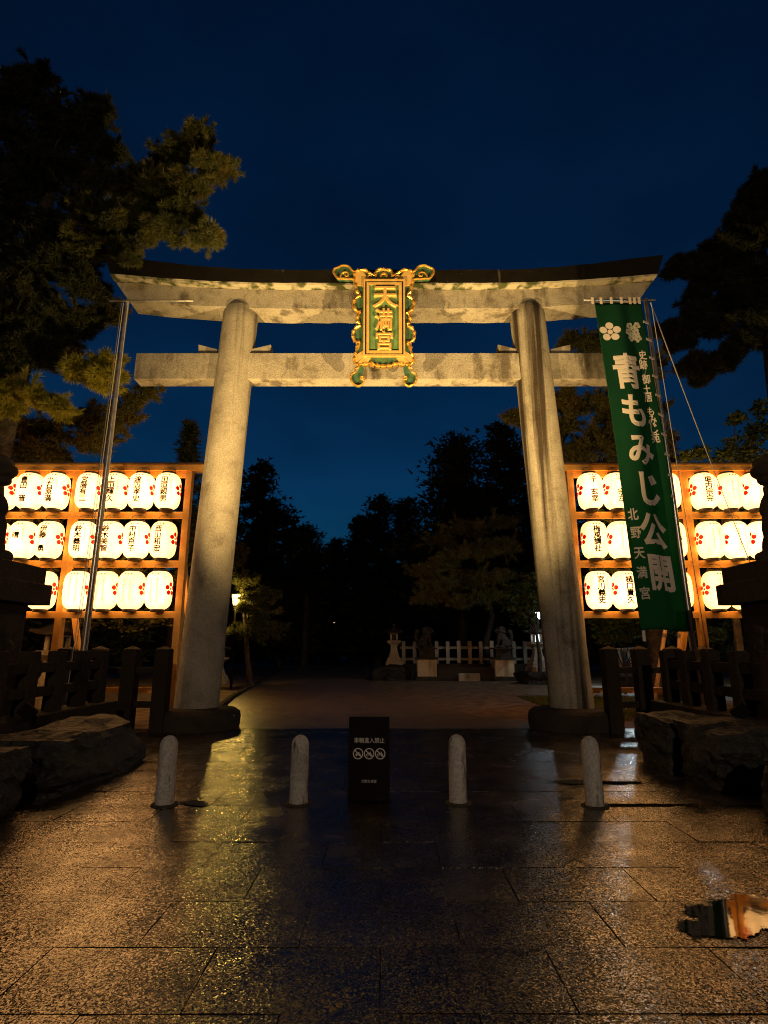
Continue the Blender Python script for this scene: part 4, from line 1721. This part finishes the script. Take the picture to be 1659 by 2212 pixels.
t = empty('picket_fence', (5.5, 33.2, 0), 'pale stone picket fence beyond the gate on a low wall', 'fence')
MB().box(-4.6, 5.5, -0.25, 0.25, -0.05, 0.75, 0.02).build('low_wall', M['stone'], t)
pk = MB().box(-0.10, 0.10, -0.09, 0.09, 0.75, 1.98, 0.03)
pk_me = me_from('picket', pk.v, pk.f, M['pale_stone'])
for k in range(16):
    link('picket', pk_me, t, (-4.4 + 0.62 * k, 0, random.uniform(-0.03, 0.03)))
for z in (1.62, 1.0):
    MB().box(-4.6, 5.5, 0.095, 0.16, z - 0.07, z + 0.07).build('rail', M['pale_stone'], t)
t = empty('offering_step', (4.4, 30.9, 0), 'low stone step between the two far pedestals', 'step')
MB().box(-0.55, 0.55, -0.2, 0.2, -0.05, 0.33, 0.02).build('step_block', M['pale_stone'], t)
MB().box(-1.6, 1.6, 0.35, 0.8, -0.05, 0.62, 0.03).build('back_wall', M['stone'], t)

# ------------------------------------------------------------------ vegetation
def needles(points, dirs, k, L, w, spread, seed):
    """k thin triangles round every point"""
    r = np.random.default_rng(seed)
    n = len(points)
    p = np.repeat(points, k, axis=0)
    d = np.repeat(dirs, k, axis=0) + r.normal(0, spread, (n * k, 3))
    d /= np.linalg.norm(d, axis=1, keepdims=True) + 1e-9
    s = np.cross(d, r.normal(0, 1, (n * k, 3)))
    s /= np.linalg.norm(s, axis=1, keepdims=True) + 1e-9
    ln = L * r.uniform(0.6, 1.25, (n * k, 1))
    a = p + s * w * 0.5
    b = p - s * w * 0.5
    c = p + d * ln
    v = np.stack([a, b, c], axis=1).reshape(-1, 3)
    return v


def leaves(points, L, w, seed, flat=0.5):
    """one diamond leaf (2 triangles) per point"""
    r = np.random.default_rng(seed)
    n = len(points)
    d = r.normal(0, 1, (n, 3))
    d[:, 2] *= flat
    d /= np.linalg.norm(d, axis=1, keepdims=True)
    u = r.normal(0, 1, (n, 3))
    u[:, 2] += 1.0
    s = np.cross(d, u)
    s /= np.linalg.norm(s, axis=1, keepdims=True) + 1e-9
    ln = L * r.uniform(0.6, 1.3, (n, 1))
    a = points - d * ln * 0.5
    c = points + d * ln * 0.5
    b = points + s * w * 0.5
    e = points - s * w * 0.5
    return np.stack([a, b, c, a, c, e], axis=1).reshape(-1, 3)


def tri_mesh(name, v, mat):
    me = bpy.data.meshes.new(name)
    n = len(v)
    me.vertices.add(n)
    me.vertices.foreach_set('co', v.astype(np.float32).ravel())
    me.loops.add(n)
    me.loops.foreach_set('vertex_index', np.arange(n, dtype=np.int32))
    me.polygons.add(n // 3)
    me.polygons.foreach_set('loop_start', np.arange(0, n, 3, dtype=np.int32))
    me.polygons.foreach_set('loop_total', np.full(n // 3, 3, dtype=np.int32))
    me.update(calc_edges=True)
    me.materials.append(mat)
    return me


def clump_points(c, r, n, g, shell=0.55):
    """points inside an ellipsoid, denser toward its skin; returns points, outward dirs"""
    d = g.normal(0, 1, (n, 3))
    d /= np.linalg.norm(d, axis=1, keepdims=True)
    q = shell + (1 - shell) * g.random((n, 1)) ** 0.7
    # lumpy surface
    ph = g.uniform(0, 6.28, 3)
    lump = 1 + 0.22 * np.sin(d[:, :1] * 5 + ph[0]) * np.sin(d[:, 1:2] * 5 + ph[1]) + 0.14 * np.sin(d[:, 2:3] * 8 + ph[2])
    return np.array(c) + d * q * lump * np.array(r), d


def pine(name, base, clumps, label, mat, trunk_pts, trunk_r, seed, per=170, k=16, L=0.20, w=0.02, group=None):
    """clumps: list of (Vector, (rx, ry, rz), density)"""
    g = np.random.default_rng(seed)
    t = empty(name, base, label, 'tree', group)
    b = np.array(base)
    P, D = [], []
    for c_, r_, dn in clumps:
        n = int(per * dn / 13)
        for q in range(13):
            off = g.normal(0, 1, 3)
            off /= np.linalg.norm(off)
            cc = np.array(c_) - b + off * np.array(r_) * g.uniform(0.15, 1.0)
            rr2 = np.array(r_) * g.uniform(0.22, 0.5) * np.array([1.25, 1.25, 0.8])
            p, d = clump_points(cc, rr2, n, g, 0.3)
            d = d * 0.7
            d[:, 2] += 0.3
            P.append(p)
            D.append(d)
    # feathery twig ends that break the outline
    for c_, r_, dn in clumps:
        for q in range(int(9 * dn)):
            d0 = g.normal(0, 1, 3)
            d0[2] = d0[2] * 0.5 + 0.15
            d0 /= np.linalg.norm(d0)
            rr3 = np.array(r_)
            st_ = np.array(c_) - b + d0 * rr3 * g.uniform(0.75, 1.0)
            ln_ = rr3[0] * g.uniform(0.25, 0.6)
            tt = np.linspace(0, 1, 7)[:, None]
            bend = np.array([0, 0, g.uniform(-0.1, 0.3)])
            P.append(st_ + d0 * tt * ln_ + bend * tt ** 2 * ln_ + g.normal(0, 0.012, (7, 3)))
            D.append(np.repeat((d0 * 1.3 + bend)[None, :], 7, axis=0))
    v = needles(np.concatenate(P), np.concatenate(D), k, L, w, 0.75, seed + 1)
    link('crown', tri_mesh('crown', v, mat), t)
    mb = MB()
    tp = [Vector(p) - Vector(base) for p in trunk_pts]
    mb.tube(tp, [trunk_r * (1 - 0.75 * i / (len(tp) - 1)) for i in range(len(tp))], 10)
    rr = random.Random(seed)
    for c_, r_, dn in clumps:
        c_ = Vector(c_) - Vector(base)
        # the trunk point nearest in height, a bit lower
        best = min(tp[1:], key=lambda q: abs(q.z - (c_.z - 0.12 * (c_ - q).length)) + 0.1 * (c_ - q).length)
        if (best - c_).length > 1.9:
            continue
        mid_ = best.lerp(c_, 0.5) + Vector((rr.uniform(-0.2, 0.2), rr.uniform(-0.2, 0.2), rr.uniform(-0.1, 0.25)))
        mb.tube([best, mid_, c_], [trunk_r * 0.14, trunk_r * 0.08, trunk_r * 0.03], 6)
    mb.build('trunk', M['bark'], t, smooth=True)
    return t


def cl(px, py, Y, rpx, dn=1.0, fl_=0.7):
    """clump at a photo position and depth, radius given in photo pixels"""
    p = at(px, py, Y)
    zc = Y * _c + (p.z - EYE) * _s
    r_ = rpx * zc / F_PX
    return (p, (r_, r_ * 1.0, r_ * fl_), dn)


# the big pine on the left: upper lit branch reaches over the torii's end
C1 = [cl(x, y, Y, r_, d) for x, y, Y, r_, d in (
    (422, 300, 11.0, 40, 1.1), (462, 362, 10.9, 38, 1.1), (490, 362, 10.9, 20, 0.5), (410, 400, 11.0, 40, 1.1), (375, 345, 11.3, 45, 1.2), (350, 395, 11.3, 40, 1.0),
    (401, 455, 11.0, 34, 0.9), (440, 512, 10.9, 32, 0.9), (465, 510, 10.9, 18, 0.4), (371, 500, 11.1, 30, 0.8), (337, 430, 11.4, 40, 1.0), (300, 470, 11.4, 36, 0.9),
    (268, 530, 11.4, 30, 0.8), (282, 560, 11.3, 16, 0.4), (236, 466, 11.8, 44, 1.0), (200, 520, 12.2, 45, 1.0), (177, 440, 12.5, 50, 1.1), (290, 400, 12.0, 40, 0.9), (240, 395, 12.3, 45, 1.0), (255, 500, 11.6, 40, 1.0), (320, 500, 11.3, 30, .8), (215, 480, 12.0, 46, 1.0), (330, 380, 11.6, 36, .9))]
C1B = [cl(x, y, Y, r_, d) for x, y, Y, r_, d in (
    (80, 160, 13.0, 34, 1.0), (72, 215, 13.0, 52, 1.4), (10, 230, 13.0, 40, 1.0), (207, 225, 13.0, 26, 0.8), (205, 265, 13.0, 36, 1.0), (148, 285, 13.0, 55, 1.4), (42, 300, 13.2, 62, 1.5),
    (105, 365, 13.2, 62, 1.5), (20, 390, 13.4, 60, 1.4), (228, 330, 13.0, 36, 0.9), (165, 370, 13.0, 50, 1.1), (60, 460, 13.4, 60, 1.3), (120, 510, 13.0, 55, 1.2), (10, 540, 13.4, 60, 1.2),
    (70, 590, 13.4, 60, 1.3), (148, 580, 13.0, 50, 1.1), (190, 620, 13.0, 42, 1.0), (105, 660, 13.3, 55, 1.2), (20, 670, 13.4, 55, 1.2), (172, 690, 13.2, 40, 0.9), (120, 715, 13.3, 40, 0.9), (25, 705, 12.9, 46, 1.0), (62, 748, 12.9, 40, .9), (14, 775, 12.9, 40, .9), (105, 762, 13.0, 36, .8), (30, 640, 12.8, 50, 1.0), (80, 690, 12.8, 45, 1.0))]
T1 = [(-10.6, 14.6, 0), (-10.5, 14.5, 3), (-10.1, 14.2, 6), (-9.7, 13.9, 9), (-9.4, 13.6, 12), (-9.3, 13.4, 15), (-9.4, 13.3, 17)]
TA = [(-11.6, 15.2, 0), (-11.5, 15.0, 4), (-11.2, 14.7, 8), (-10.4, 14.2, 10.4), (-8.8, 13.2, 11.5), (-7.0, 12.3, 11.9), (-5.6, 11.7, 12.1)]
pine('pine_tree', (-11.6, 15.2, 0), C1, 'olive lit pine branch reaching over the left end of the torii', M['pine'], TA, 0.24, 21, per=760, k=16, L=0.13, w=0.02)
pine('pine_tree', (-10.6, 14.6, 0), C1B, 'big shaded pine filling the upper left corner, shade coloured into its needles', M['pine_dark'], T1, 0.42, 20, per=560, k=16, L=0.19, w=0.03)  # shaded part of the left crown, its shade given by darker needles
# lower pine with yellow-lit sprays above the lantern rack
C2 = [cl(x, y, Y, r_, d, 0.55) for x, y, Y, r_, d in (
    (181, 800, 12.6, 36, 1.2), (236, 785, 12.5, 30, 1.1), (215, 825, 12.6, 34, 1.2), (255, 812, 12.4, 18, 0.5), (42, 842, 12.8, 40, 1.2), (93, 868, 12.7, 34, 1.1), (127, 884, 12.6, 26, 0.8), (10, 880, 12.8, 30, 0.8))]
T2 = [(-11.2, 15.2, 0), (-11.0, 15.0, 3), (-10.6, 14.6, 5.5), (-10.2, 14.0, 7.6), (-9.8, 13.5, 8.6)]
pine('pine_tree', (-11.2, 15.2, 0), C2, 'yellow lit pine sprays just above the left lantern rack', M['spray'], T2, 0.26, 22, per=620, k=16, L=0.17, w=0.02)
C3 = [cl(x, y, Y, r_, d, 0.6) for x, y, Y, r_, d in (
    (63, 765, 16, 45, 1), (130, 755, 16, 40, 1), (30, 925, 16, 50, 1), (100, 930, 16, 50, 1), (42, 975, 16, 45, 1), (120, 975, 16, 45, 1), (180, 900, 16.5, 46, 1), (200, 955, 16.5, 45, 1),
    (236, 915, 16.5, 40, 0.9), (287, 868, 16.5, 28, 0.6), (322, 850, 16.5, 20, 0.4), (274, 905, 16.5, 26, 0.5), (236, 677, 16.5, 30, 0.8), (205, 690, 16.5, 30, 0.7), (10, 800, 16.5, 40, 1))]
T3 = [(-12.4, 17.2, 0), (-12.3, 17.1, 3), (-12.0, 17.0, 6), (-11.6, 16.9, 8.5), (-11.3, 16.8, 11)]
pine('pine_tree', (-12.4, 17.2, 0), C3, 'shadowy brown-green tree behind the left lantern rack', M['pine_brown'], T3, 0.3, 23, per=230, k=14, L=0.24, w=0.03)

# right
C4 = [cl(x, y, Y, r_, d) for x, y, Y, r_, d in (
    (1651, 402, 16, 30, 1), (1630, 440, 16, 34, 1), (1591, 485, 16, 34, 1), (1640, 510, 16, 50, 1.2), (1690, 470, 16, 60, 1.2), (1545, 545, 16, 32, 1), (1591, 565, 16, 44, 1.2), (1492, 573, 16, 26, 0.8), (1462, 580, 16, 20, 0.6),
    (1525, 597, 16, 36, 1), (1635, 605, 16, 56, 1.3), (1508, 640, 16, 30, 0.9), (1575, 655, 16, 50, 1.2), (1640, 690, 16, 50, 1.2), (1492, 690, 16, 34, 0.9), (1448, 715, 16, 24, 0.8), (1469, 740, 16, 26, 0.8), (1542, 705, 16, 36, 1),
    (1492, 790, 16, 26, 0.8), (1525, 806, 16, 26, 0.8), (1560, 780, 16, 26, 0.8), (1590, 745, 16, 28, 0.8), (1700, 620, 16, 60, 1), (1700, 720, 16, 50, 1))]
T4 = [(13.0, 17.5, 0), (12.9, 17.4, 4), (12.6, 17.2, 8), (12.6, 17, 12), (12.9, 16.8, 16)]
pine('pine_tree', (13.0, 17.5, 0), C4, 'nearly black pine silhouette at the upper right', M['pine_dark'], T4, 0.4, 24, per=700, k=16, L=0.22, w=0.034)
C5 = [cl(x, y, Y, r_, d) for x, y, Y, r_, d in (
    (1225, 742, 19, 22, 0.8), (1260, 740, 19, 24, 0.8), (1290, 745, 19, 26, 0.9), (1320, 760, 19, 30, 1), (1215, 870, 19, 32, 1), (1250, 880, 19, 26, 0.7), (1300, 870, 19, 34, 1), (1330, 900, 19, 40, 1),
    (1215, 920, 19, 30, 0.9), (1240, 975, 19, 38, 1.1), (1285, 945, 19, 40, 1.1), (1320, 970, 19, 44, 1.1), (1110, 903, 19, 18, 0.6), (1140, 890, 19, 26, 0.8), (1380, 800, 19, 40, 1), (1400, 900, 19, 45, 1), (1420, 960, 19, 40, 1), (1180, 960, 19, 30, .8))]
T5 = [(9.2, 20, 0), (9.1, 19.8, 3), (8.9, 19.6, 6), (8.5, 19.3, 8.5), (8.4, 19.1, 10.5)]
pine('pine_tree', (9.2, 20, 0), C5, 'olive and rust coloured tree between the right pillar and the banner', M['pine_brown'], T5, 0.28, 25, per=240, k=15, L=0.25, w=0.032)


def leafy(name, base, clumps, label, mat, trunk_top, seed, per=260, L=0.16, w=0.09, cat='tree', trunk_r=0.12, group=None):
    g = np.random.default_rng(seed)
    t = empty(name, base, label, cat, group)
    P = []
    for c_, r_, dn in clumps:
        p, d = clump_points(np.array(c_) - np.array(base), r_, int(per * dn), g, 0.35)
        P.append(p)
    link('crown' if cat == 'tree' else 'foliage', tri_mesh('crown', leaves(np.concatenate(P), L, w, seed), mat), t)
    mb = MB()
    tt = Vector(trunk_top) - Vector(base)
    mb.tube([Vector((0, 0, -0.1)), tt * 0.5 + Vector((0.08, 0, 0)), tt], [trunk_r, trunk_r * 0.8, trunk_r * 0.45], 8)
    for c_, r_, dn in clumps:
        c_ = Vector(c_) - Vector(base)
        mb.tube([tt * 0.85, tt.lerp(c_, 0.5) + Vector((0, 0, 0.08)), c_], [trunk_r * 0.4, trunk_r * 0.25, trunk_r * 0.08], 5)
    mb.build('trunk' if cat == 'tree' else 'stems', M['bark'], t, smooth=True)
    return t


C6 = [cl(x, y, Y, r_, d) for x, y, Y, r_, d in (
    (1600, 960, 15.6, 34, 1.2), (1640, 930, 15.6, 34, 1.2), (1590, 905, 15.6, 22, 0.6), (1620, 985, 15.6, 34, 1), (1560, 985, 15.6, 26, 0.8), (1510, 978, 15.4, 22, 0.7), (1480, 985, 15.4, 18, 0.5),
    (1650, 880, 15.8, 30, 0.8), (1575, 1080, 15.6, 50, 1), (1500, 1100, 15.6, 50, 1), (1640, 1080, 15.6, 50, 1), (1450, 1110, 15.8, 45, .8), (1330, 1110, 15.8, 45, .8), (1380, 1200, 15.8, 50, .8), (1310, 1215, 15.8, 40, .8), (1560, 1200, 15.6, 50, 1), (1640, 1200, 15.6, 50, .9))]
leafy('leafy_tree', (9.6, 16.0, 0), C6, 'light green leafy tree showing above and behind the right lantern rack', M['leaf'], (9.5, 15.9, 4.6), 31)
C7 = [cl(x, y, Y, r_, d) for x, y, Y, r_, d in (
    (30, 1110, 16, 50, 1), (90, 1110, 16, 50, 1), (150, 1200, 16, 60, 1), (60, 1220, 16, 60, 1), (240, 1220, 16, 55, 1), (200, 1110, 16, 40, .8), (300, 1230, 16, 50, 1), (350, 1330, 17, 34, 0.8), (280, 1340, 17, 50, 0.8), (190, 1340, 17.5, 40, .8), (380, 1250, 16.5, 30, .7))]
leafy('leafy_tree', (-9.0, 17.4, 0), C7, 'dim brown-green shrubby tree seen through the left lantern rack', M['pine_brown'], (-9, 17.0, 3.0), 32)
# shrubs at the far lamp
C8 = [cl(x, y, Y, r_, d, 0.6) for x, y, Y, r_, d in (
    (548, 1295, 24.6, 26, 1), (575, 1285, 24.8, 24, 1), (530, 1312, 24.4, 16, .7), (520, 1190, 25, 18, .8), (510, 1215, 25, 14, .6), (525, 1255, 25, 22, .8), (560, 1330, 25.5, 34, 1), (535, 1365, 25, 34, 1), (585, 1360, 25.5, 34, 1), (510, 1365, 25, 18, 0.7))]
T8 = [(-5.6, 25.2, 0), (-5.8, 25.1, 1.2), (-5.9, 25, 2.4), (-6.1, 25, 3.6), (-6.2, 25, 5.2)]
pine('pine_tree', (-5.6, 25.2, 0), C8, 'small trained pine lit yellow by the lamp right of the left pillar', M['pine'], T8, 0.14, 26, per=200, k=12, L=0.22, w=0.035)
C9 = [cl(x, y, Y, r_, d) for x, y, Y, r_, d in (
    (1120, 1275, 28, 26, 1), (1150, 1255, 28, 22, 1), (1105, 1305, 28, 24, 1), (1145, 1300, 28, 24, 1), (1165, 1275, 28, 20, .8), (1135, 1335, 28.5, 28, .8))]
leafy('leafy_tree', (7.4, 28.3, 0), C9, 'small green tree lit by the white lamp left of the right pillar', M['leaf'], (7.3, 28.2, 2.6), 33, per=330, L=0.26, w=0.14)
C10 = [cl(x, y, Y, r_, d) for x, y, Y, r_, d in (
    (1300, 1350, 22, 24, 1), (1335, 1345, 22, 26, 1), (1370, 1350, 22, 26, 1), (1310, 1375, 22.5, 26, 1), (1350, 1370, 22.5, 24, 0.8), (1400, 1365, 22, 26, 1), (1290, 1335, 22, 20, .7), (1440, 1350, 22, 26, 1), (1480, 1360, 22, 26, 1), (1540, 1370, 22, 24, 1))]
leafy('hedge', (9.0, 22.4, 0), C10, 'green clipped hedge under the right lantern rack', M['leaf'], (9, 22.3, 1.0), 34, per=330, L=0.20, w=0.12, cat='hedge', trunk_r=0.06)


def conifer(px, top_py, Y, half_px, base_z, seed, label, mat, shape=0.8, n=7500, L=0.5, w=0.17, round_=False, trunk=True):
    g = np.random.default_rng(seed)
    tp = at(px, top_py, Y)
    H = tp.z
    Rm = 1.3 * half_px * (Y * _c) / F_PX
    t = empty('background_tree', (tp.x, Y, 0), label, 'tree', 'dark trees behind the gate')
    nb = 150
    P, D = [], []
    for b in range(nb):
        q = (b + g.random()) / nb            # 0 bottom .. 1 top
        z = base_z + (H - base_z) * q
        if round_:
            rad = Rm * math.sqrt(max(0.02, 1 - (2 * q - 0.9) ** 2 / 1.25)) * g.uniform(0.55, 1.1)
        else:
            rad = Rm * ((1 - q) ** (shape * 0.85) * g.uniform(0.5, 1.15) + 0.03)
        a = g.uniform(0, 6.283)
        m = max(8, int(n / nb * (0.35 + 1.3 * (1 - q))))
        s = g.random(m) ** 0.6
        x = np.cos(a) * rad * s
        y = np.sin(a) * rad * s
        droop = -0.12 * rad * s + 0.20 * rad * s ** 2
        sc = 0.10 * Rm * (0.4 + s)
        p = np.stack([x + g.normal(0, 1, m) * sc, y + g.normal(0, 1, m) * sc, z + droop + g.normal(0, 1, m) * sc * 0.45], axis=1)
        P.append(p)
        d = np.stack([np.cos(a) * np.ones(m), np.sin(a) * np.ones(m), 0.35 * np.ones(m)], axis=1)
        D.append(d)
    v = needles(np.concatenate(P), np.concatenate(D), 3, L, w, 0.6, seed + 5)
    link('crown', tri_mesh('crown', v, mat), t)
    mb = MB()
    mb.tube([(0, 0, -0.1), (0.1, 0, H * 0.35), (0.0, 0, H * 0.7), (0, 0, H * 0.97)], [0.34, 0.26, 0.16, 0.03], 8)
    mb.build('trunk', M['bark'], t, smooth=True)
    return t


conifer(478, 1040, 44, 90, 1.0, 41, 'dark conifer half hidden behind the left torii pillar', M['pine_dark'], 0.7)
conifer(563, 1003, 46, 60, 1.0, 42, 'tall dark conifer just right of the left torii pillar', M['pine_dark'], 0.55)
conifer(615, 1105, 50, 75, 1.0, 43, 'dark tree second right of the left torii pillar', M['pine_dark'], 0.6, round_=True)
conifer(665, 1140, 48, 42, 6.0, 44, 'thin-leaved tree with open twigs against the sky, left of the sky gap', M['pine_dark'], 0.6, n=2200, round_=True, w=0.14)
conifer(728, 1170, 62, 55, 1.0, 45, 'small far conifer at the foot of the sky gap', M['pine_dark'], 0.7)
conifer(818, 1075, 52, 62, 1.0, 46, 'pointed dark conifer right of the sky gap', M['pine_dark'], 0.55)
conifer(878, 1082, 54, 60, 1.0, 47, 'dark conifer with drooping boughs beside the pointed one', M['pine_dark'], 0.6)
conifer(775, 1118, 56, 40, 1.0, 48, 'slim dark conifer at the left of the pointed one', M['pine_dark'], 0.7)
conifer(985, 950, 42, 95, 4.0, 49, 'tall dark tree left of the right torii pillar', M['pine_dark'], 0.5, n=10000)
conifer(1085, 922, 44, 85, 2.0, 50, 'tallest dark tree against the right torii pillar', M['pine_dark'], 0.5, n=10000)
conifer(1180, 960, 46, 90, 2.0, 51, 'dark tree hidden behind the right torii pillar', M['pine_dark'], 0.6)
conifer(413, 915, 24, 34, 5.0, 52, 'sparse dark tree top beside the left pillar above the rack', M['pine_dark'], 0.8, n=700, L=0.4, w=0.09)
conifer(330, 1060, 34, 90, 1.0, 53, 'dark tree far behind the left lantern rack', M['pine_dark'], 0.6)
conifer(200, 1020, 30, 110, 1.0, 54, 'broad dark tree behind the left lantern rack posts', M['pine_dark'], 0.6)
conifer(1300, 1000, 40, 90, 1.0, 55, 'dark tree far behind the right lantern rack', M['pine_dark'], 0.6)
conifer(1420, 985, 34, 100, 1.0, 56, 'dark tree far behind the banner', M['pine_dark'], 0.6)
conifer(1600, 1000, 32, 110, 1.0, 57, 'dark tree far behind the right guardian statue', M['pine_dark'], 0.6)
conifer(60, 1010, 32, 120, 1.0, 58, 'dark tree far behind the left guardian statue', M['pine_dark'], 0.6)
# layered pine over the far picket fence
C11 = [cl(x, y, Y, r_, d, 0.4) for x, y, Y, r_, d in (
    (905, 1235, 34, 30, 1), (945, 1225, 34, 34, 1), (990, 1200, 34, 40, 1.2), (1040, 1190, 34, 44, 1.2), (1090, 1180, 34, 44, 1.2), (960, 1265, 34, 40, 1), (1020, 1250, 34, 44, 1.2), (1080, 1245, 34, 44, 1.2), (1000, 1295, 33.5, 34, 1),
    (920, 1290, 34, 30, .8), (1060, 1290, 34, 34, .9), (1000, 1140, 35, 45, 1), (1070, 1130, 35, 45, 1), (950, 1170, 35, 36, 1))]
T11 = [(6.3, 35, 0), (6.0, 35, 1.8), (6.5, 35, 3.4), (6.2, 35, 5.5), (6.4, 35, 8.2)]
pine('pine_tree', (6.3, 35, 0), C11, 'spreading layered pine over the far picket fence', M['pine_far'], T11, 0.26, 27, per=420, k=10, L=0.3, w=0.05)
# a far wood that closes the view
g = np.random.default_rng(77)
P = []
for k in range(260):
    x = g.uniform(-75, 75)
    y = g.uniform(66, 95)
    h = g.uniform(6.0, 10.0) + 2.5 * abs(x) / 75
    p, d = clump_points((x, y, h * 0.5), (2.6, 2.6, h * 0.55), 150, g, 0.4)
    P.append(p)
fw = link('far_wood', tri_mesh('far_wood', leaves(np.concatenate(P), 1.5, 0.9, 78), M['pine_dark']))
tag(fw, 'dark far wood closing the view behind the trees', 'wood', kind='stuff')

# grass by the right fence
g = np.random.default_rng(5)
n = 9000
gp = np.stack([g.uniform(4.6, 9.5, n), g.uniform(13.9, 21, n), np.full(n, -0.055)], axis=1)
gd = np.tile(np.array([[0, 0, 1.0]]), (n, 1))
gv = needles(gp, gd, 3, 0.09, 0.018, 0.45, 6)
tag(link('grass', tri_mesh('grass', gv, M['grass'])), 'short yellowish grass behind the right torii base', 'grass', kind='stuff')

# ------------------------------------------------------------------ props and clutter behind the racks
def log_prop(a, b, r_, label):
    t = empty('wooden_prop', a, label, 'prop')
    mb = MB()
    d = Vector(b) - Vector(a)
    mb.tube([Vector((0, 0, 0)) - d * 0.03, d * 0.5, d], [r_, r_ * 0.95, r_ * 0.85], 10)
    mb.build('log', M['old_wood'], t, smooth=True)
    mb = MB()
    mb.tube([d * 0.93 - d.normalized() * 0.05, d * 0.93 + d.normalized() * 0.05], r_ * 1.06, 10)
    mb.build('rope_binding', M['dark_wood'], t, smooth=True)


log_prop(gnd(352, 1510), at(400, 1372, 20.2), 0.10, 'slanting log propping a tree behind the left stone fence')
log_prop(at(1407, 1560, 14.4), at(1437, 1360, 14.6), 0.055, 'pale slanting pole under the banner, left one')
log_prop(at(1462, 1560, 14.6), at(1468, 1360, 14.7), 0.05, 'pale upright pole under the banner, beside the slanting one')

# covered frame on the bright pavement behind the right fence
t = empty('covered_frame', (at(1345, 1440, 24).x, 24, 0), 'slanted grey panel with blue window sheets behind the right stone fence', 'panel')
q0 = Vector((0, 0, 0.55))


def quad_board(name, poly, y0, y1, mat, par):
    return MB().prism(poly, y0, y1).build(name, mat, par)


quad_board('grey_panel', [(-0.05, 0.5), (0.75, 0.5), (0.62, 1.55), (-0.35, 1.5)], 0.0, 0.25, M['tarp_grey'], t)
quad_board('blue_sheet', [(0.12, 0.58), (0.40, 0.58), (0.30, 1.0), (0.03, 1.0)], -0.03, -0.005, M['tarp_blue'], t)
quad_board('blue_sheet', [(0.02, 1.03), (0.28, 1.03), (0.20, 1.40), (-0.05, 1.40)], -0.03, -0.005, M['tarp_blue'], t)
for x0, x1 in ((0.08, -0.12), (0.44, 0.24), (0.77, 0.64)):
    MB().bar((x0, -0.02, 0.5), (x1, -0.02, 1.5), 0.05, 0.05).build('white_rail', M['white_paint'], t)
MB().bar((-0.3, -0.02, 1.56), (0.66, -0.02, 1.6), 0.06, 0.06).build('white_rail', M['white_paint'], t)
MB().box(-0.6, 1.0, -0.3, 0.5, -0.05, 0.48, 0.02).build('plinth', M['stone'], t)
sheet('side_pavement', [(8.2, 19.5), (16, 19.5), (16, 27), (8.8, 27)], -0.05, mat_noise('pale_pavement', (0.35, 0.38, 0.37), (0.5, 0.53, 0.52), scale=2, rough=0.5))

# ------------------------------------------------------------------ street lamps
def lamp_post(loc, h, label, glow, col, watt, rad=0.16, size=1.0, arm=False):
    t = empty('street_lamp', loc, label, 'lamp')
    mb = MB()
    mb.tube([(0, 0, -0.05), (0, 0, h - 0.3 * size)], [0.06, 0.045], 10)
    mb.build('pole', M['iron'], t, smooth=True)
    s_ = size
    mb = MB()
    mb.lathe([(0.10 * s_, h - 0.24 * s_), (0.16 * s_, h + 0.14 * s_)], 6)
    mb.build('glass', glow, t)
    mb = MB()
    mb.lathe([(0.11 * s_, h - 0.29 * s_), (0.12 * s_, h - 0.245 * s_)], 6)
    mb.build('holder', M['iron'], t)
    mb = MB()
    mb.lathe([(0.24 * s_, h + 0.145 * s_), (0.2 * s_, h + 0.19 * s_), (0.07 * s_, h + 0.29 * s_), (0.015, h + 0.36 * s_)], 6)
    mb.build('cap', M['iron'], t)
    if watt:
        ld = bpy.data.lights.new('street_lamp_light', 'POINT')
        ld.energy = watt
        ld.color = col
        ld.shadow_soft_size = 0.12
        lo = bpy.data.objects.new('street_lamp_light', ld)
        C.objects.link(lo)
        lo.location = Vector(loc) + Vector((0, (0.3 if loc[1] < 0 else -0.3) * s_, h - 0.05))
    return t


M['glow_yellow'] = mat_emit('lamp_glass_yellow', (1.0, 0.62, 0.07), 3.2)
M['glow_cool'] = mat_emit('lamp_glass_cool', (0.85, 0.95, 1.0), 3)
M['glow_warm'] = mat_emit('lamp_glass_warm', (1.0, 0.8, 0.45), 2.0)
p = at(510, 1293, 25.0)
lamp_post((p.x, 25.0, 0), p.z, 'lit yellow street lamp right of the left torii pillar', M['glow_yellow'], (1.0, 0.62, 0.12), 240, size=1.15)
lamp_post((2.0, -15, 0), 8.5, 'street lamp on the road behind the viewer', M['glow_warm'], (1.0, 0.74, 0.46), 3000, size=1.5)
p = at(1162, 1328, 30.0)
lamp_post((p.x, 30.0, 0), p.z, 'lit white street lamp left of the right torii pillar', M['glow_cool'], (0.8, 0.93, 1.0), 40, size=0.9)
p = at(1385, 1300, 25.0)
lamp_post((p.x, 26.0, 0), 4.2, 'white street lamp hidden behind the banner and hedge', M['glow_cool'], (0.78, 0.95, 1.0), 260, size=0.8)
for px, py, Y, lab, gm in ((722, 1346, 58, 'tiny far lamp left of the stone lantern in the dark wood', 'glow_warm'), (1025, 1344, 60, 'tiny far lamp above the picket fence, left one', 'glow_cool'),
                           (1192, 1577 - 200, 50, 'tiny far lamp above the picket fence, right one', 'glow_cool'), (870, 1343, 57, 'tiny far lamp just right of the far stone lantern', 'glow_warm')):
    p = at(px, py, Y)
    lamp_post((p.x, Y, 0), p.z, lab, M[gm], (1, 1, 1), 0, size=0.5)
